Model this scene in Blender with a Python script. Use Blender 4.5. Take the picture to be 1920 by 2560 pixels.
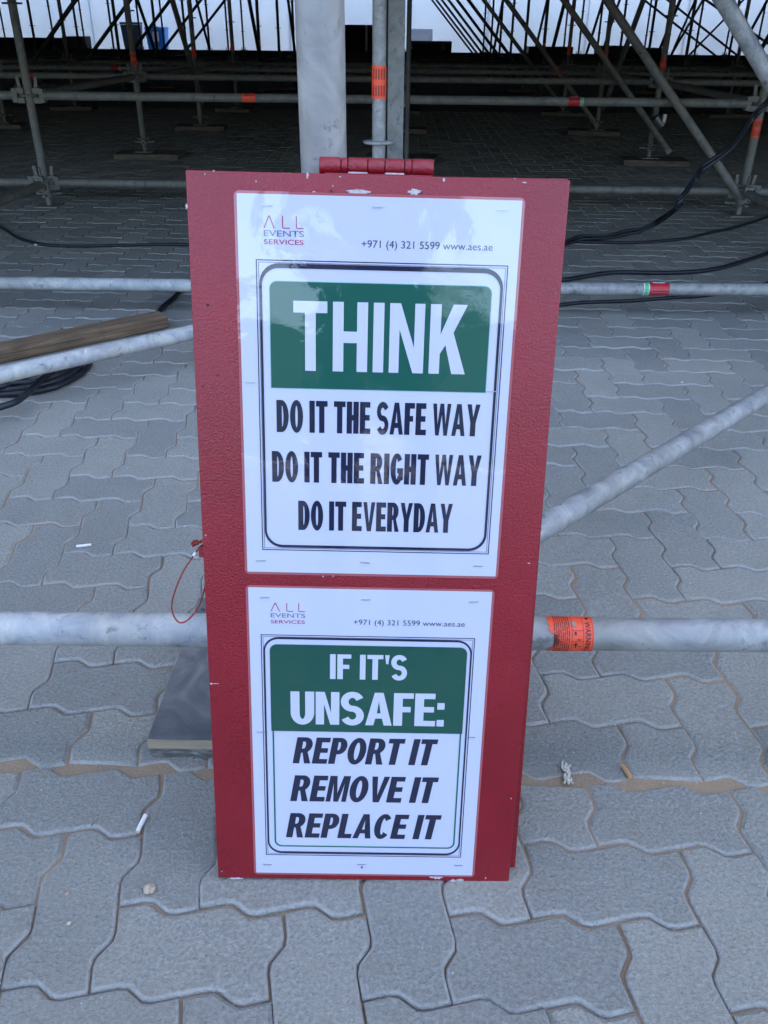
import bpy, bmesh, math, random
from mathutils import Vector, Matrix, Quaternion, noise
random.seed(7)
sc = bpy.context.scene
for o in list(bpy.data.objects): bpy.data.objects.remove(o)
COL = sc.collection
R = math.radians
# ------------------------------------------------------------------ camera
F_PX, PITCH, ROLL, H = 2082.73, R(30.258), R(0.5617), 1.07
cd = bpy.data.cameras.new('camera'); cam = bpy.data.objects.new('camera', cd); COL.objects.link(cam)
cd.sensor_fit = 'HORIZONTAL'; cd.sensor_width = 36; cd.lens = F_PX/1920*36
cd.clip_start = 0.05; cd.clip_end = 900
fwd = Vector((0, math.cos(PITCH), -math.sin(PITCH))); up = Vector((0, math.sin(PITCH), math.cos(PITCH)))
rt = Vector((1, 0, 0))
q = Quaternion(fwd, -ROLL)
def set_cam(sgn):
    Q = Quaternion(fwd, sgn*ROLL); r2, u2 = Q @ rt, Q @ up
    M = Matrix((r2, u2, -fwd)).transposed().to_4x4(); M.translation = (0, 0, H)
    cam.matrix_world = M
    return r2, u2
CR, CU = set_cam(-1)
sc.camera = cam
# ------------------------------------------------------------------ light
SUN_EL, SUN_AZ = R(48), R(12)          # the sun stands in front, behind the grandstand
w = bpy.data.worlds.new('World'); sc.world = w; w.use_nodes = True
nt = w.node_tree; bg = nt.nodes['Background']
sky = nt.nodes.new('ShaderNodeTexSky'); sky.sky_type = 'NISHITA'; sky.sun_disc = False
sky.sun_elevation = SUN_EL; sky.sun_rotation = SUN_AZ; sky.dust_density = 4.0; sky.air_density = 0.85; sky.ozone_density = 0.2
nt.links.new(sky.outputs[0], bg.inputs[0]); bg.inputs[1].default_value = 0.15
sl = bpy.data.lights.new('sun', 'SUN'); sun = bpy.data.objects.new('sun', sl); COL.objects.link(sun)
sl.energy = 3.0; sl.angle = R(0.53); sl.color = (1, .96, .9)
sd = Vector((math.sin(SUN_AZ)*math.cos(SUN_EL), math.cos(SUN_AZ)*math.cos(SUN_EL), math.sin(SUN_EL)))
sun.rotation_euler = sd.to_track_quat('Z', 'Y').to_euler(); sun.location = (0, 30, 30)
sc.view_settings.view_transform = 'Standard'; sc.view_settings.look = 'None'
sc.view_settings.gamma = 1; sc.view_settings.use_curve_mapping = False
sc.view_settings.exposure = 2.85
sc.render.engine = 'CYCLES'
sc.cycles.max_bounces = 8; sc.cycles.diffuse_bounces = 4; sc.cycles.glossy_bounces = 3
# ------------------------------------------------------------------ measuring: a point seen in the photo -> its place
def ray(x, y):
    return fwd*F_PX + CR*(x-960) - CU*(y-1280)
def gp(x, y, z=0.0):
    r = ray(x, y); return Vector((0, 0, H)) + r*((z-H)/r.z)
def atY(x, y, Y):
    r = ray(x, y); return Vector((0, 0, H)) + r*(Y/r.y)
# ------------------------------------------------------------------ materials
def srgb(h):
    c = [int(h[i:i+2], 16)/255 for i in (0, 2, 4)]
    return tuple(v/12.92 if v <= .04045 else ((v+.055)/1.055)**2.4 for v in c)
def new_mat(name):
    m = bpy.data.materials.new(name); m.use_nodes = True
    return m, m.node_tree, m.node_tree.nodes['Principled BSDF']
def N(nt, t, **kw):
    n = nt.nodes.new(t)
    for k, v in kw.items():
        if k in n.inputs: n.inputs[k].default_value = v
        else: setattr(n, k, v)
    return n
def ramp(nt, fac, stops):
    r = nt.nodes.new('ShaderNodeValToRGB'); e = r.color_ramp.elements
    while len(e) < len(stops): e.new(.5)
    for el, (p, c) in zip(e, stops):
        el.position = p; el.color = (*c, 1) if len(c) == 3 else c
    nt.links.new(fac, r.inputs[0]); return r.outputs[0]
def coords(nt, kind='Object'):
    return nt.nodes.new('ShaderNodeTexCoord').outputs[kind]
def geo_pos(nt):
    return nt.nodes.new('ShaderNodeNewGeometry').outputs['Position']
def mixc(nt, fac, a, b, mode='MIX'):
    m = nt.nodes.new('ShaderNodeMix'); m.data_type = 'RGBA'; m.blend_type = mode
    for s, v in ((m.inputs[0], fac), (m.inputs[6], a), (m.inputs[7], b)):
        if isinstance(v, (int, float)): s.default_value = v
        elif isinstance(v, tuple): s.default_value = (*v, 1)
        else: nt.links.new(v, s)
    return m.outputs[2]
def bump(nt, bs, src, dist, strength=1.0, prev=None):
    b = nt.nodes.new('ShaderNodeBump'); b.inputs['Distance'].default_value = dist; b.inputs['Strength'].default_value = strength
    nt.links.new(src, b.inputs['Height'])
    if prev is not None: nt.links.new(prev, b.inputs['Normal'])
    return b.outputs[0]
def plain(name, col, rough=.6, metal=0, spec=.5, noise_amt=.15, scale=20):
    m, nt, bs = new_mat(name)
    n = N(nt, 'ShaderNodeTexNoise', Scale=scale, Detail=5.0)
    nt.links.new(geo_pos(nt), n.inputs['Vector'])
    d = tuple(c*(1-noise_amt) for c in col); l = tuple(min(1, c*(1+noise_amt)) for c in col)
    nt.links.new(ramp(nt, n.outputs[0], [(.3, d), (.7, l)]), bs.inputs['Base Color'])
    bs.inputs['Roughness'].default_value = rough; bs.inputs['Metallic'].default_value = metal
    bs.inputs['Specular IOR Level'].default_value = spec
    return m
def galv(name, c1, c2, c3, rough=.5, metal=.35, grime=.5):
    m, nt, bs = new_mat(name)
    P = geo_pos(nt)
    n1 = N(nt, 'ShaderNodeTexNoise', Scale=14.0, Detail=6.0, Roughness=.65, Distortion=.8); nt.links.new(P, n1.inputs['Vector'])
    n2 = N(nt, 'ShaderNodeTexNoise', Scale=70.0, Detail=6.0, Roughness=.7); nt.links.new(P, n2.inputs['Vector'])
    n3 = N(nt, 'ShaderNodeTexNoise', Scale=4.0, Detail=3.0); nt.links.new(P, n3.inputs['Vector'])
    base = ramp(nt, n1.outputs[0], [(.32, c1), (.5, c2), (.68, c3)])
    dirt = ramp(nt, n3.outputs[0], [(.45, (0, 0, 0)), (.7, (grime,)*3)])
    base = mixc(nt, dirt, base, (.20, .175, .13))
    spot = ramp(nt, n2.outputs[0], [(.30, (1, 1, 1)), (.36, (0, 0, 0)), (.70, (0, 0, 0)), (.76, (.6, .6, .6))])
    base = mixc(nt, spot, base, mixc(nt, n2.outputs[0], (.06, .06, .065), (.5, .52, .55)))
    v = N(nt, 'ShaderNodeTexNoise', Scale=9.0, Detail=2.0, Roughness=.5, Distortion=2.5); nt.links.new(P, v.inputs['Vector'])
    mp = N(nt, 'ShaderNodeMapping'); mp.inputs['Scale'].default_value = (60, 60, 7); nt.links.new(P, mp.inputs['Vector'])
    vs_ = N(nt, 'ShaderNodeTexNoise', Scale=1.0, Detail=4.0, Roughness=.7, Distortion=.4); nt.links.new(mp.outputs[0], vs_.inputs['Vector'])
    scr = ramp(nt, vs_.outputs[0], [(.64, (0, 0, 0)), (.70, (.6, .6, .6))])
    msk = ramp(nt, n3.outputs[0], [(.50, (0, 0, 0)), (.56, (1, 1, 1))]); scr = mixc(nt, msk, (0, 0, 0), scr)
    base = mixc(nt, scr, base, (.07, .075, .08))
    n5 = N(nt, 'ShaderNodeTexNoise', Scale=26.0, Detail=5.0, Roughness=.75, Distortion=.3); nt.links.new(P, n5.inputs['Vector'])
    base = mixc(nt, ramp(nt, n5.outputs[0], [(.33, (.75, .75, .75)), (.43, (0, 0, 0))]), base, tuple(v*.45 for v in c1))
    nt.links.new(base, bs.inputs['Base Color'])
    rr = ramp(nt, n1.outputs[0], [(.3, (rough-.1,)*3), (.7, (rough+.15,)*3)])
    nt.links.new(rr, bs.inputs['Roughness']); bs.inputs['Metallic'].default_value = metal
    nt.links.new(bump(nt, bs, n2.outputs[0], .0012, .5, bump(nt, bs, n1.outputs[0], .004, .4)), bs.inputs['Normal'])
    return m
M = {}
M['galv'] = galv('galvanised_steel', (.20, .205, .205), (.33, .33, .32), (.47, .46, .43), .5, .12, .45)
M['galv_pale'] = galv('pale_galvanised_steel', (.28, .30, .335), (.44, .44, .43), (.62, .59, .50), .62, .03, .5)
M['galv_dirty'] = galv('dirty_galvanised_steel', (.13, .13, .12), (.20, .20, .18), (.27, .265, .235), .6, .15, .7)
M['galv_dark'] = galv('dark_shaded_steel', (.035, .036, .038), (.055, .056, .058), (.08, .08, .08), .6, .1, .3)
M['cable'] = plain('black_rubber', (.012, .014, .02), .45, 0, .5, .2, 60)
M['cable_wall'] = M['cable']
M['black'] = plain('black_paint', (.012, .012, .013), .5)
M['orange'] = plain('orange_sticker', srgb('ff5a38'), .45, 0, .5, .08, 80)
M['red_stk'] = plain('red_sticker', (.50, .02, .03), .4, 0, .5, .12, 90)
M['green_stk'] = plain('green_sticker', (.12, .50, .22), .4, 0, .5, .1, 90)
M['white_stk'] = plain('white_print', (.75, .75, .75), .45, 0, .5, .08, 90)
M['ink_stk'] = plain('black_print', (.02, .02, .022), .5, 0, .5, .1, 90)
M['butt'] = plain('white_cigarette_paper', (.78, .77, .74), .7, 0, .3, .06, 200)
M['butt_tan'] = plain('tan_filter_paper', (.48, .28, .13), .75, 0, .3, .25, 200)
M['filter'] = plain('filter_fibre', (.55, .50, .40), .9, 0, .2, .2, 400)
M['pebble'] = plain('pebble_stone', (.42, .33, .25), .8, 0, .3, .3, 120)
M['rag'] = plain('frayed_cord', (.50, .48, .40), .9, 0, .2, .35, 300)
M['redcord'] = plain('red_painted_cord', (.27, .045, .035), .75, 0, .2, .4, 500)
M['blue'] = plain('blue_plastic', (.02, .26, .75), .45)
M['darkbin'] = plain('dark_plastic', (.03, .05, .08), .5)
M['case_metal'] = plain('case_metal', (.25, .26, .27), .4, .7)
M['dark_floor_stuff'] = plain('dark_rubber', (.015, .015, .016), .7)
M['grey_panel'] = plain('grey_panel', (.10, .10, .11), .7)
M['pale_panel'] = plain('pale_panel', (.62, .64, .66), .6)
M['blocker_sheet'] = plain('blocker_sheet', (.22, .23, .25), .7, 0, .4, .1, 2)
M['deck'] = plain('deck_boards', (.06, .055, .05), .8, 0, .3, .2, 3)
M['staple'] = plain('staple_wire', (.55, .56, .58), .3, .9)
def wood(name, a, b, c, axis_scale=(3, 60, 60)):
    m, nt, bs = new_mat(name)
    mp = N(nt, 'ShaderNodeMapping'); mp.inputs['Scale'].default_value = axis_scale
    nt.links.new(coords(nt), mp.inputs['Vector'])
    n = N(nt, 'ShaderNodeTexNoise', Scale=1.0, Detail=8.0, Roughness=.65, Distortion=.4); nt.links.new(mp.outputs[0], n.inputs['Vector'])
    n2 = N(nt, 'ShaderNodeTexNoise', Scale=9.0, Detail=4.0); nt.links.new(coords(nt), n2.inputs['Vector'])
    c1 = ramp(nt, n.outputs[0], [(.3, a), (.5, b), (.72, c)])
    c1 = mixc(nt, ramp(nt, n2.outputs[0], [(.5, (0, 0, 0)), (.75, (.6, .6, .6))]), c1, tuple(v*.45 for v in b))
    nt.links.new(c1, bs.inputs['Base Color']); bs.inputs['Roughness'].default_value = .85
    nt.links.new(bump(nt, bs, n.outputs[0], .004, .8), bs.inputs['Normal'])
    return m
M['wood'] = wood('weathered_timber', (.07, .042, .024), (.18, .115, .065), (.30, .205, .125), (5, 130, 130))
M['wood_dusty'] = wood('dusty_timber', (.08, .065, .05), (.14, .115, .085), (.21, .17, .125))
M['ply_edge'] = wood('plywood_edge', (.30, .24, .15), (.44, .36, .24), (.52, .45, .33), (4, 40, 260))
M['ply_dark'] = wood('rotten_plywood', (.05, .05, .05), (.14, .135, .125), (.42, .42, .40), (30, 60, 160))
def film():
    m, nt, bs = new_mat('film_faced_plywood'); P = coords(nt)
    n = N(nt, 'ShaderNodeTexNoise', Scale=10.0, Detail=7.0, Roughness=.6, Distortion=1.2); nt.links.new(P, n.inputs['Vector'])
    n2 = N(nt, 'ShaderNodeTexNoise', Scale=35.0, Detail=5.0, Roughness=.7); nt.links.new(P, n2.inputs['Vector'])
    c = ramp(nt, n.outputs[0], [(.3, (.075, .078, .085)), (.5, (.125, .126, .13)), (.72, (.24, .23, .215))])
    c = mixc(nt, ramp(nt, n2.outputs[0], [(.30, (1, 1, 1)), (.36, (0, 0, 0))]), c, (.02, .02, .025))
    nt.links.new(c, bs.inputs['Base Color']); bs.inputs['Roughness'].default_value = .55
    nt.links.new(bump(nt, bs, n2.outputs[0], .002, .4), bs.inputs['Normal'])
    return m
M['film'] = film()
# --- the sign's own materials; the pieces share the sign's coordinates, so one ripple runs over all of them
def sheet(name, col, glue=0.0):
    m, nt, bs = new_mat(name); P = coords(nt)
    n0 = N(nt, 'ShaderNodeTexNoise', Scale=6.0, Detail=3.0); nt.links.new(P, n0.inputs['Vector'])
    base = ramp(nt, n0.outputs[0], [(.3, tuple(c*.965 for c in col)), (.7, col)])
    nt.links.new(base, bs.inputs['Base Color'])
    bs.inputs['Roughness'].default_value = .6; bs.inputs['Specular IOR Level'].default_value = .2
    bs.inputs['Coat Weight'].default_value = 1; bs.inputs['Coat Roughness'].default_value = .035; bs.inputs['Coat IOR'].default_value = 1.62
    n1 = N(nt, 'ShaderNodeTexNoise', Scale=9.0, Detail=2.0, Roughness=.4); nt.links.new(P, n1.inputs['Vector'])
    n2 = N(nt, 'ShaderNodeTexNoise', Scale=130.0, Detail=3.0, Roughness=.6); nt.links.new(P, n2.inputs['Vector'])
    n3 = N(nt, 'ShaderNodeTexNoise', Scale=30.0, Detail=2.0); nt.links.new(P, n3.inputs['Vector'])
    b = bump(nt, bs, n1.outputs[0], .006, .5); b = bump(nt, bs, n3.outputs[0], .0006, .5, b); b = bump(nt, bs, n2.outputs[0], .00012, .5, b)
    nt.links.new(b, bs.inputs['Coat Normal'])
    return m
M['paper'] = sheet('white_laminated_paper', (.60, .61, .76))
M['laminate_rim'] = sheet('clear_laminate_over_red', (.42, .10, .11))
M['sign_green'] = sheet('green_print', (.008, .098, .070))
M['sign_green_dark'] = sheet('dark_green_print', (.006, .078, .052))
M['sign_ink'] = sheet('navy_ink_print', (.012, .015, .042))
M['sign_cyan'] = sheet('pale_green_fringe_print', (.10, .42, .36))
M['sign_white'] = sheet('white_print_on_green', (.60, .61, .76))
M['sign_grey'] = sheet('grey_print', (.17, .18, .24))
M['sign_red'] = sheet('red_print', (.45, .03, .09))
M['sign_dkgrey'] = sheet('dark_grey_print', (.06, .06, .075))
M['sign_line'] = sheet('thin_grey_line_print', (.18, .20, .33))
def redpaint():
    m, nt, bs = new_mat('red_gloss_paint'); P = coords(nt)
    n1 = N(nt, 'ShaderNodeTexNoise', Scale=340.0, Detail=4.0, Roughness=.6, Distortion=.6); nt.links.new(P, n1.inputs['Vector'])
    n2 = N(nt, 'ShaderNodeTexNoise', Scale=7.0, Detail=4.0); nt.links.new(P, n2.inputs['Vector'])
    n3 = N(nt, 'ShaderNodeTexNoise', Scale=600.0, Detail=3.0); nt.links.new(P, n3.inputs['Vector'])
    c = ramp(nt, n2.outputs[0], [(.3, (.225, .004, .012)), (.7, (.285, .006, .017))])
    nt.links.new(c, bs.inputs['Base Color'])
    bs.inputs['Roughness'].default_value = .26; bs.inputs['Specular IOR Level'].default_value = .62
    n4 = N(nt, 'ShaderNodeTexNoise', Scale=3.5, Detail=3.0); nt.links.new(P, n4.inputs['Vector'])
    b = bump(nt, bs, n1.outputs[0], .0016, .65); b = bump(nt, bs, n3.outputs[0], .0003, .4, b)
    rr2 = ramp(nt, n4.outputs[0], [(.35, (.17,)*3), (.65, (.34,)*3)]); nt.links.new(rr2, bs.inputs['Roughness'])
    sc_ = N(nt, 'ShaderNodeTexNoise', Scale=30.0, Detail=6.0, Roughness=.8); nt.links.new(P, sc_.inputs['Vector'])
    c2 = mixc(nt, ramp(nt, sc_.outputs[0], [(.68, (0, 0, 0)), (.74, (.35, .35, .35))]), c, (.42, .20, .20)); nt.links.new(c2, bs.inputs['Base Color'])
    nt.links.new(b, bs.inputs['Normal'])
    return m
M['red'] = redpaint()
M['red_dark'] = plain('recess_shade_red', (.07, .006, .01), .6)  # dark red stands in for shade in nail holes and hinge gaps
M['red_edge'] = plain('plywood_red_edge', (.15, .008, .014), .5, 0, .5, .3, 60)
M['chip'] = plain('bare_primer_under_chips', (.52, .46, .47), .8, 0, .3, .25, 250)
# --- concrete pavers
def paver_mat():
    m, nt, bs = new_mat('concrete_paver'); P = geo_pos(nt)
    at = N(nt, 'ShaderNodeAttribute', attribute_name='edge')
    tone = N(nt, 'ShaderNodeAttribute', attribute_name='tone')
    oi = nt.nodes.new('ShaderNodeObjectInfo')
    n1 = N(nt, 'ShaderNodeTexNoise', Scale=170.0, Detail=5.0, Roughness=.7); nt.links.new(P, n1.inputs['Vector'])
    n2 = N(nt, 'ShaderNodeTexNoise', Scale=3.2, Detail=5.0, Roughness=.6); nt.links.new(P, n2.inputs['Vector'])
    n3 = N(nt, 'ShaderNodeTexNoise', Scale=700.0, Detail=3.0); nt.links.new(P, n3.inputs['Vector'])
    n4 = N(nt, 'ShaderNodeTexNoise', Scale=24.0, Detail=6.0, Roughness=.65); nt.links.new(P, n4.inputs['Vector'])
    vo = N(nt, 'ShaderNodeTexVoronoi', Scale=150.0); nt.links.new(P, vo.inputs['Vector'])
    base = ramp(nt, n2.outputs[0], [(.3, (.31, .305, .275)), (.7, (.40, .392, .352))])
    base = mixc(nt, .5, base, ramp(nt, n1.outputs[0], [(.3, (.17, .168, .16)), (.5, (.355, .348, .312)), (.72, (.62, .61, .58))]))
    base = mixc(nt, ramp(nt, n4.outputs[0], [(.52, (0, 0, 0)), (.78, (.6, .6, .6))]), base, (.34, .29, .22))
    n6 = N(nt, 'ShaderNodeTexNoise', Scale=1.1, Detail=7.0, Roughness=.65, Distortion=.5); nt.links.new(P, n6.inputs['Vector'])
    base = mixc(nt, ramp(nt, n6.outputs[0], [(.35, (.45, .45, .45)), (.5, (0, 0, 0)), (.68, (.4, .4, .4))]), base, mixc(nt, n2.outputs[0], (.22, .22, .21), (.50, .46, .39)))
    spk = ramp(nt, vo.outputs[0], [(.10, (1, 1, 1)), (.16, (0, 0, 0))])
    spk = mixc(nt, ramp(nt, n4.outputs[0], [(.35, (0, 0, 0)), (.55, (1, 1, 1))]), (0, 0, 0), spk)
    base = mixc(nt, spk, base, mixc(nt, n1.outputs[0], (.10, .10, .10), (.60, .60, .60)))
    # each stone a little lighter or darker
    add = N(nt, 'ShaderNodeMath', operation='ADD'); nt.links.new(oi.outputs['Random'], add.inputs[0]); nt.links.new(tone.outputs['Fac'], add.inputs[1])
    fr = N(nt, 'ShaderNodeMath', operation='FRACT'); nt.links.new(add.outputs[0], fr.inputs[0])
    base = mixc(nt, 1.0, base, ramp(nt, fr.outputs[0], [(0, (.84, .85, .86)), (1, (1.10, 1.09, 1.06))]), 'MULTIPLY')
    # chamfers are worn and dusty; their sky-lit brightness is in this colour too
    e = N(nt, 'ShaderNodeMath', operation='MULTIPLY'); nt.links.new(ramp(nt, n4.outputs[0], [(.3, (.15,)*3), (.6, (.85,)*3)]), e.inputs[1])
    nt.links.new(at.outputs['Fac'], e.inputs[0])
    base = mixc(nt, e.outputs[0], base, mixc(nt, n1.outputs[0], (.38, .375, .355), (.60, .59, .56)))
    nt.links.new(base, bs.inputs['Base Color'])
    bs.inputs['Roughness'].default_value = .92; bs.inputs['Specular IOR Level'].default_value = .12
    pit = ramp(nt, vo.outputs[0], [(.0, (0, 0, 0)), (.35, (1, 1, 1))])
    b = bump(nt, bs, n1.outputs[0], .009, .9); b = bump(nt, bs, n3.outputs[0], .0015, .5, b); b = bump(nt, bs, pit, .0015, .6, b)
    nt.links.new(b, bs.inputs['Normal'])
    return m
M['paver'] = paver_mat()
def sand_mat():
    m, nt, bs = new_mat('joint_sand'); P = geo_pos(nt)
    n1 = N(nt, 'ShaderNodeTexNoise', Scale=400.0, Detail=4.0); nt.links.new(P, n1.inputs['Vector'])
    n2 = N(nt, 'ShaderNodeTexNoise', Scale=5.0, Detail=5.0); nt.links.new(P, n2.inputs['Vector'])
    c = ramp(nt, n2.outputs[0], [(.3, (.22, .175, .13)), (.65, (.34, .25, .17))])
    c = mixc(nt, .35, c, ramp(nt, n1.outputs[0], [(.3, (.12, .08, .05)), (.7, (.45, .32, .20))]))
    nt.links.new(c, bs.inputs['Base Color']); bs.inputs['Roughness'].default_value = .95; bs.inputs['Specular IOR Level'].default_value = .1
    nt.links.new(bump(nt, bs, n1.outputs[0], .0015, .7), bs.inputs['Normal'])
    return m
M['sand'] = sand_mat()
def farpave():
    m, nt, bs = new_mat('far_paving'); P = geo_pos(nt)
    n1 = N(nt, 'ShaderNodeTexNoise', Scale=6.0, Detail=8.0, Roughness=.7); nt.links.new(P, n1.inputs['Vector'])
    br = N(nt, 'ShaderNodeTexBrick'); br.inputs['Scale'].default_value = 1.0
    br.inputs['Brick Width'].default_value = .235; br.inputs['Row Height'].default_value = .118; br.inputs['Mortar Size'].default_value = .004
    br.inputs['Color1'].default_value = (.20, .205, .21, 1); br.inputs['Color2'].default_value = (.28, .285, .28, 1); br.inputs['Mortar'].default_value = (.13, .10, .07, 1)
    nt.links.new(P, br.inputs['Vector'])
    c = mixc(nt, .35, br.outputs[0], ramp(nt, n1.outputs[0], [(.3, (.15, .15, .15)), (.7, (.33, .32, .31))]))
    nt.links.new(c, bs.inputs['Base Color']); bs.inputs['Roughness'].default_value = .9
    return m
M['farpave'] = farpave()
def pvc():
    m, nt, bs = new_mat('white_tent_wall'); P = geo_pos(nt)
    nt.nodes.remove(bs); out = nt.nodes['Material Output']
    n = N(nt, 'ShaderNodeTexNoise', Scale=.35, Detail=4.0); nt.links.new(P, n.inputs['Vector'])
    c = ramp(nt, n.outputs[0], [(.3, (.46, .52, .585)), (.7, (.52, .575, .63))])
    d = nt.nodes.new('ShaderNodeBsdfDiffuse'); t = nt.nodes.new('ShaderNodeBsdfTranslucent'); mx = nt.nodes.new('ShaderNodeMixShader')
    nt.links.new(c, d.inputs[0]); nt.links.new(c, t.inputs[0]); mx.inputs[0].default_value = .30
    nt.links.new(d.outputs[0], mx.inputs[1]); nt.links.new(t.outputs[0], mx.inputs[2]); nt.links.new(mx.outputs[0], out.inputs[0])
    return m
M['pvc'] = pvc()
# ------------------------------------------------------------------ mesh helpers
class MB:
    def __init__(s): s.v = []; s.f = []; s.sm = []; s.a = []
    def add(s, vs, fs, smooth=False, M4=None):
        b = len(s.v)
        for v in vs:
            v = Vector(v)
            if M4 is not None: v = M4 @ v
            s.v.append(tuple(v))
        for f in fs: s.f.append(tuple(i+b for i in f)); s.sm.append(smooth)
        return s
    def box(s, c, d, M4=None, bev=0.0):
        cx, cy, cz = c; x, y, z = d[0]/2, d[1]/2, d[2]/2
        if bev <= 0:
            vs = [(cx+i*x, cy+j*y, cz+k*z) for i in (-1, 1) for j in (-1, 1) for k in (-1, 1)]
            fs = [(0, 1, 3, 2), (4, 6, 7, 5), (0, 4, 5, 1), (2, 3, 7, 6), (0, 2, 6, 4), (1, 5, 7, 3)]
            return s.add(vs, fs, False, M4)
        bm = bmesh.new(); bmesh.ops.create_cube(bm, size=1)
        for v in bm.verts: v.co = Vector((cx+v.co.x*2*x, cy+v.co.y*2*y, cz+v.co.z*2*z))
        bmesh.ops.bevel(bm, geom=bm.edges[:], offset=bev, segments=2, affect='EDGES', profile=.6)
        bm.verts.index_update()
        s.add([v.co.copy() for v in bm.verts], [tuple(v.index for v in f.verts) for f in bm.faces], False, M4)
        bm.free(); return s
    def tube(s, pts, r, n=16, caps=True, M4=None, inner=None):
        pts = [Vector(p) for p in pts]
        rs = r if isinstance(r, (list, tuple)) else [r]*len(pts)
        rings = []; vs = []; ref = None
        for i, p in enumerate(pts):
            d = (pts[min(i+1, len(pts)-1)] - pts[max(i-1, 0)]).normalized()
            if ref is None:
                ref = d.orthogonal().normalized()
            ref = (ref - d*ref.dot(d)).normalized(); b = d.cross(ref)
            rings.append(len(vs))
            for k in range(n):
                a = 2*math.pi*k/n; vs.append(p + (ref*math.cos(a) + b*math.sin(a))*rs[i])
        fs = []
        for i in range(len(pts)-1):
            a, c = rings[i], rings[i+1]
            for k in range(n): fs.append((a+k, a+(k+1) % n, c+(k+1) % n, c+k))
        s.add(vs, fs, True, M4)
        if caps:
            for i in (0, len(pts)-1):
                ring = [vs[rings[i]+k] for k in range(n)]
                d = (pts[1]-pts[0]).normalized() if i == 0 else (pts[-2]-pts[-1]).normalized()
                if inner:
                    c0 = pts[i]; ir = [c0 + (v-c0)*inner for v in ring]; deep = [v + d*.06 for v in ir]
                    s.add(ring+ir, [(k, (k+1) % n, n+(k+1) % n, n+k) for k in range(n)], False, M4)
                    s.add(ir+deep, [(k, (k+1) % n, n+(k+1) % n, n+k) for k in range(n)]+[tuple(range(n, 2*n))], False, M4)
                else:
                    s.add(ring, [tuple(range(n))], False, M4)
        return s
    def lathe(s, prof, n=20, M4=None, smooth=True):     # prof: (r, z)
        vs = []; fs = []
        for r, z in prof:
            for k in range(n):
                a = 2*math.pi*k/n; vs.append((r*math.cos(a), r*math.sin(a), z))
        for i in range(len(prof)-1):
            for k in range(n): fs.append((i*n+k, i*n+(k+1) % n, (i+1)*n+(k+1) % n, (i+1)*n+k))
        fs.append(tuple(range(n))[::-1]); fs.append(tuple(range((len(prof)-1)*n, len(prof)*n)))
        return s.add(vs, fs, smooth, M4)
    def prism(s, poly, z0, z1, M4=None):
        n = len(poly); vs = [(x, y, z0) for x, y in poly]+[(x, y, z1) for x, y in poly]
        fs = [tuple(range(n))[::-1], tuple(range(n, 2*n))]+[(k, (k+1) % n, n+(k+1) % n, n+k) for k in range(n)]
        return s.add(vs, fs, False, M4)
    def mesh(s, name, m):
        me = bpy.data.meshes.new(name); me.from_pydata(s.v, [], s.f); me.update()
        me.polygons.foreach_set('use_smooth', s.sm)
        me.materials.append(m); return me
    def obj(s, name, m, parent=None, loc=None, mat=None):
        return link(name, s.mesh(name, m), parent, loc, mat)
def link(name, me, parent=None, loc=None, mat=None):
    o = bpy.data.objects.new(name, me); COL.objects.link(o)
    if parent is not None: o.parent = parent
    if mat is not None: o.matrix_local = mat
    elif loc is not None: o.location = loc
    return o
def tag(o, label=None, cat=None, group=None, kind=None):
    if label: o['label'] = label
    if cat: o['category'] = cat
    if group: o['group'] = group
    if kind: o['kind'] = kind
    return o
def thing(name, label, cat, loc=(0, 0, 0), group=None, mat=None):
    o = bpy.data.objects.new(name, None); COL.objects.link(o); o.empty_display_size = .1
    if mat is not None: o.matrix_world = mat
    else: o.location = loc
    return tag(o, label, cat, group)
def copy_tree(o, parent=None):
    c = o.copy(); COL.objects.link(c)
    if parent is not None: c.parent = parent
    for ch in list(o.children): copy_tree(ch, c)
    return c
def frame(a, b, upv=Vector((0, 0, 1))):
    """matrix whose x axis runs a->b"""
    a, b = Vector(a), Vector(b); x = (b-a).normalized()
    y = upv.cross(x)
    y = y.normalized() if y.length > 1e-4 else Vector((0, 1, 0))
    z = x.cross(y); Mx = Matrix((x, y, z)).transposed().to_4x4(); Mx.translation = a
    return Mx
def smooth_path(pts, k=10):
    P = [Vector(p) for p in pts]; P = [P[0]*2-P[1]]+P+[P[-1]*2-P[-2]]; out = []
    for i in range(1, len(P)-2):
        for j in range(k):
            t = j/k; a, b, c, d = P[i-1], P[i], P[i+1], P[i+2]
            out.append(.5*((2*b)+(-a+c)*t+(2*a-5*b+4*c-d)*t*t+(-a+3*b-3*c+d)*t**3))
    out.append(P[-2]); return out
# text as real meshes, cut from Blender's built-in font
def text_mesh(name, s, m, x0, x1, y0, y1, z, bold=0.0, shear=0.0, extr=0.0):
    cu = bpy.data.curves.new(name, 'FONT'); cu.body = s; cu.size = 1; cu.offset = bold; cu.shear = shear
    cu.resolution_u = 6; cu.extrude = extr
    o = bpy.data.objects.new(name, cu); COL.objects.link(o)
    dg = bpy.context.evaluated_depsgraph_get(); me = bpy.data.meshes.new_from_object(o.evaluated_get(dg))
    bpy.data.objects.remove(o); bpy.data.curves.remove(cu)
    xs = [v.co.x for v in me.vertices]; ys = [v.co.y for v in me.vertices]
    ax, bx, ay, by = min(xs), max(xs), min(ys), max(ys)
    for v in me.vertices:
        v.co.x = x0+(v.co.x-ax)/(bx-ax)*(x1-x0); v.co.y = y0+(v.co.y-ay)/(by-ay)*(y1-y0); v.co.z = z
    me.materials.clear(); me.materials.append(m); me.name = name
    return me
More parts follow.
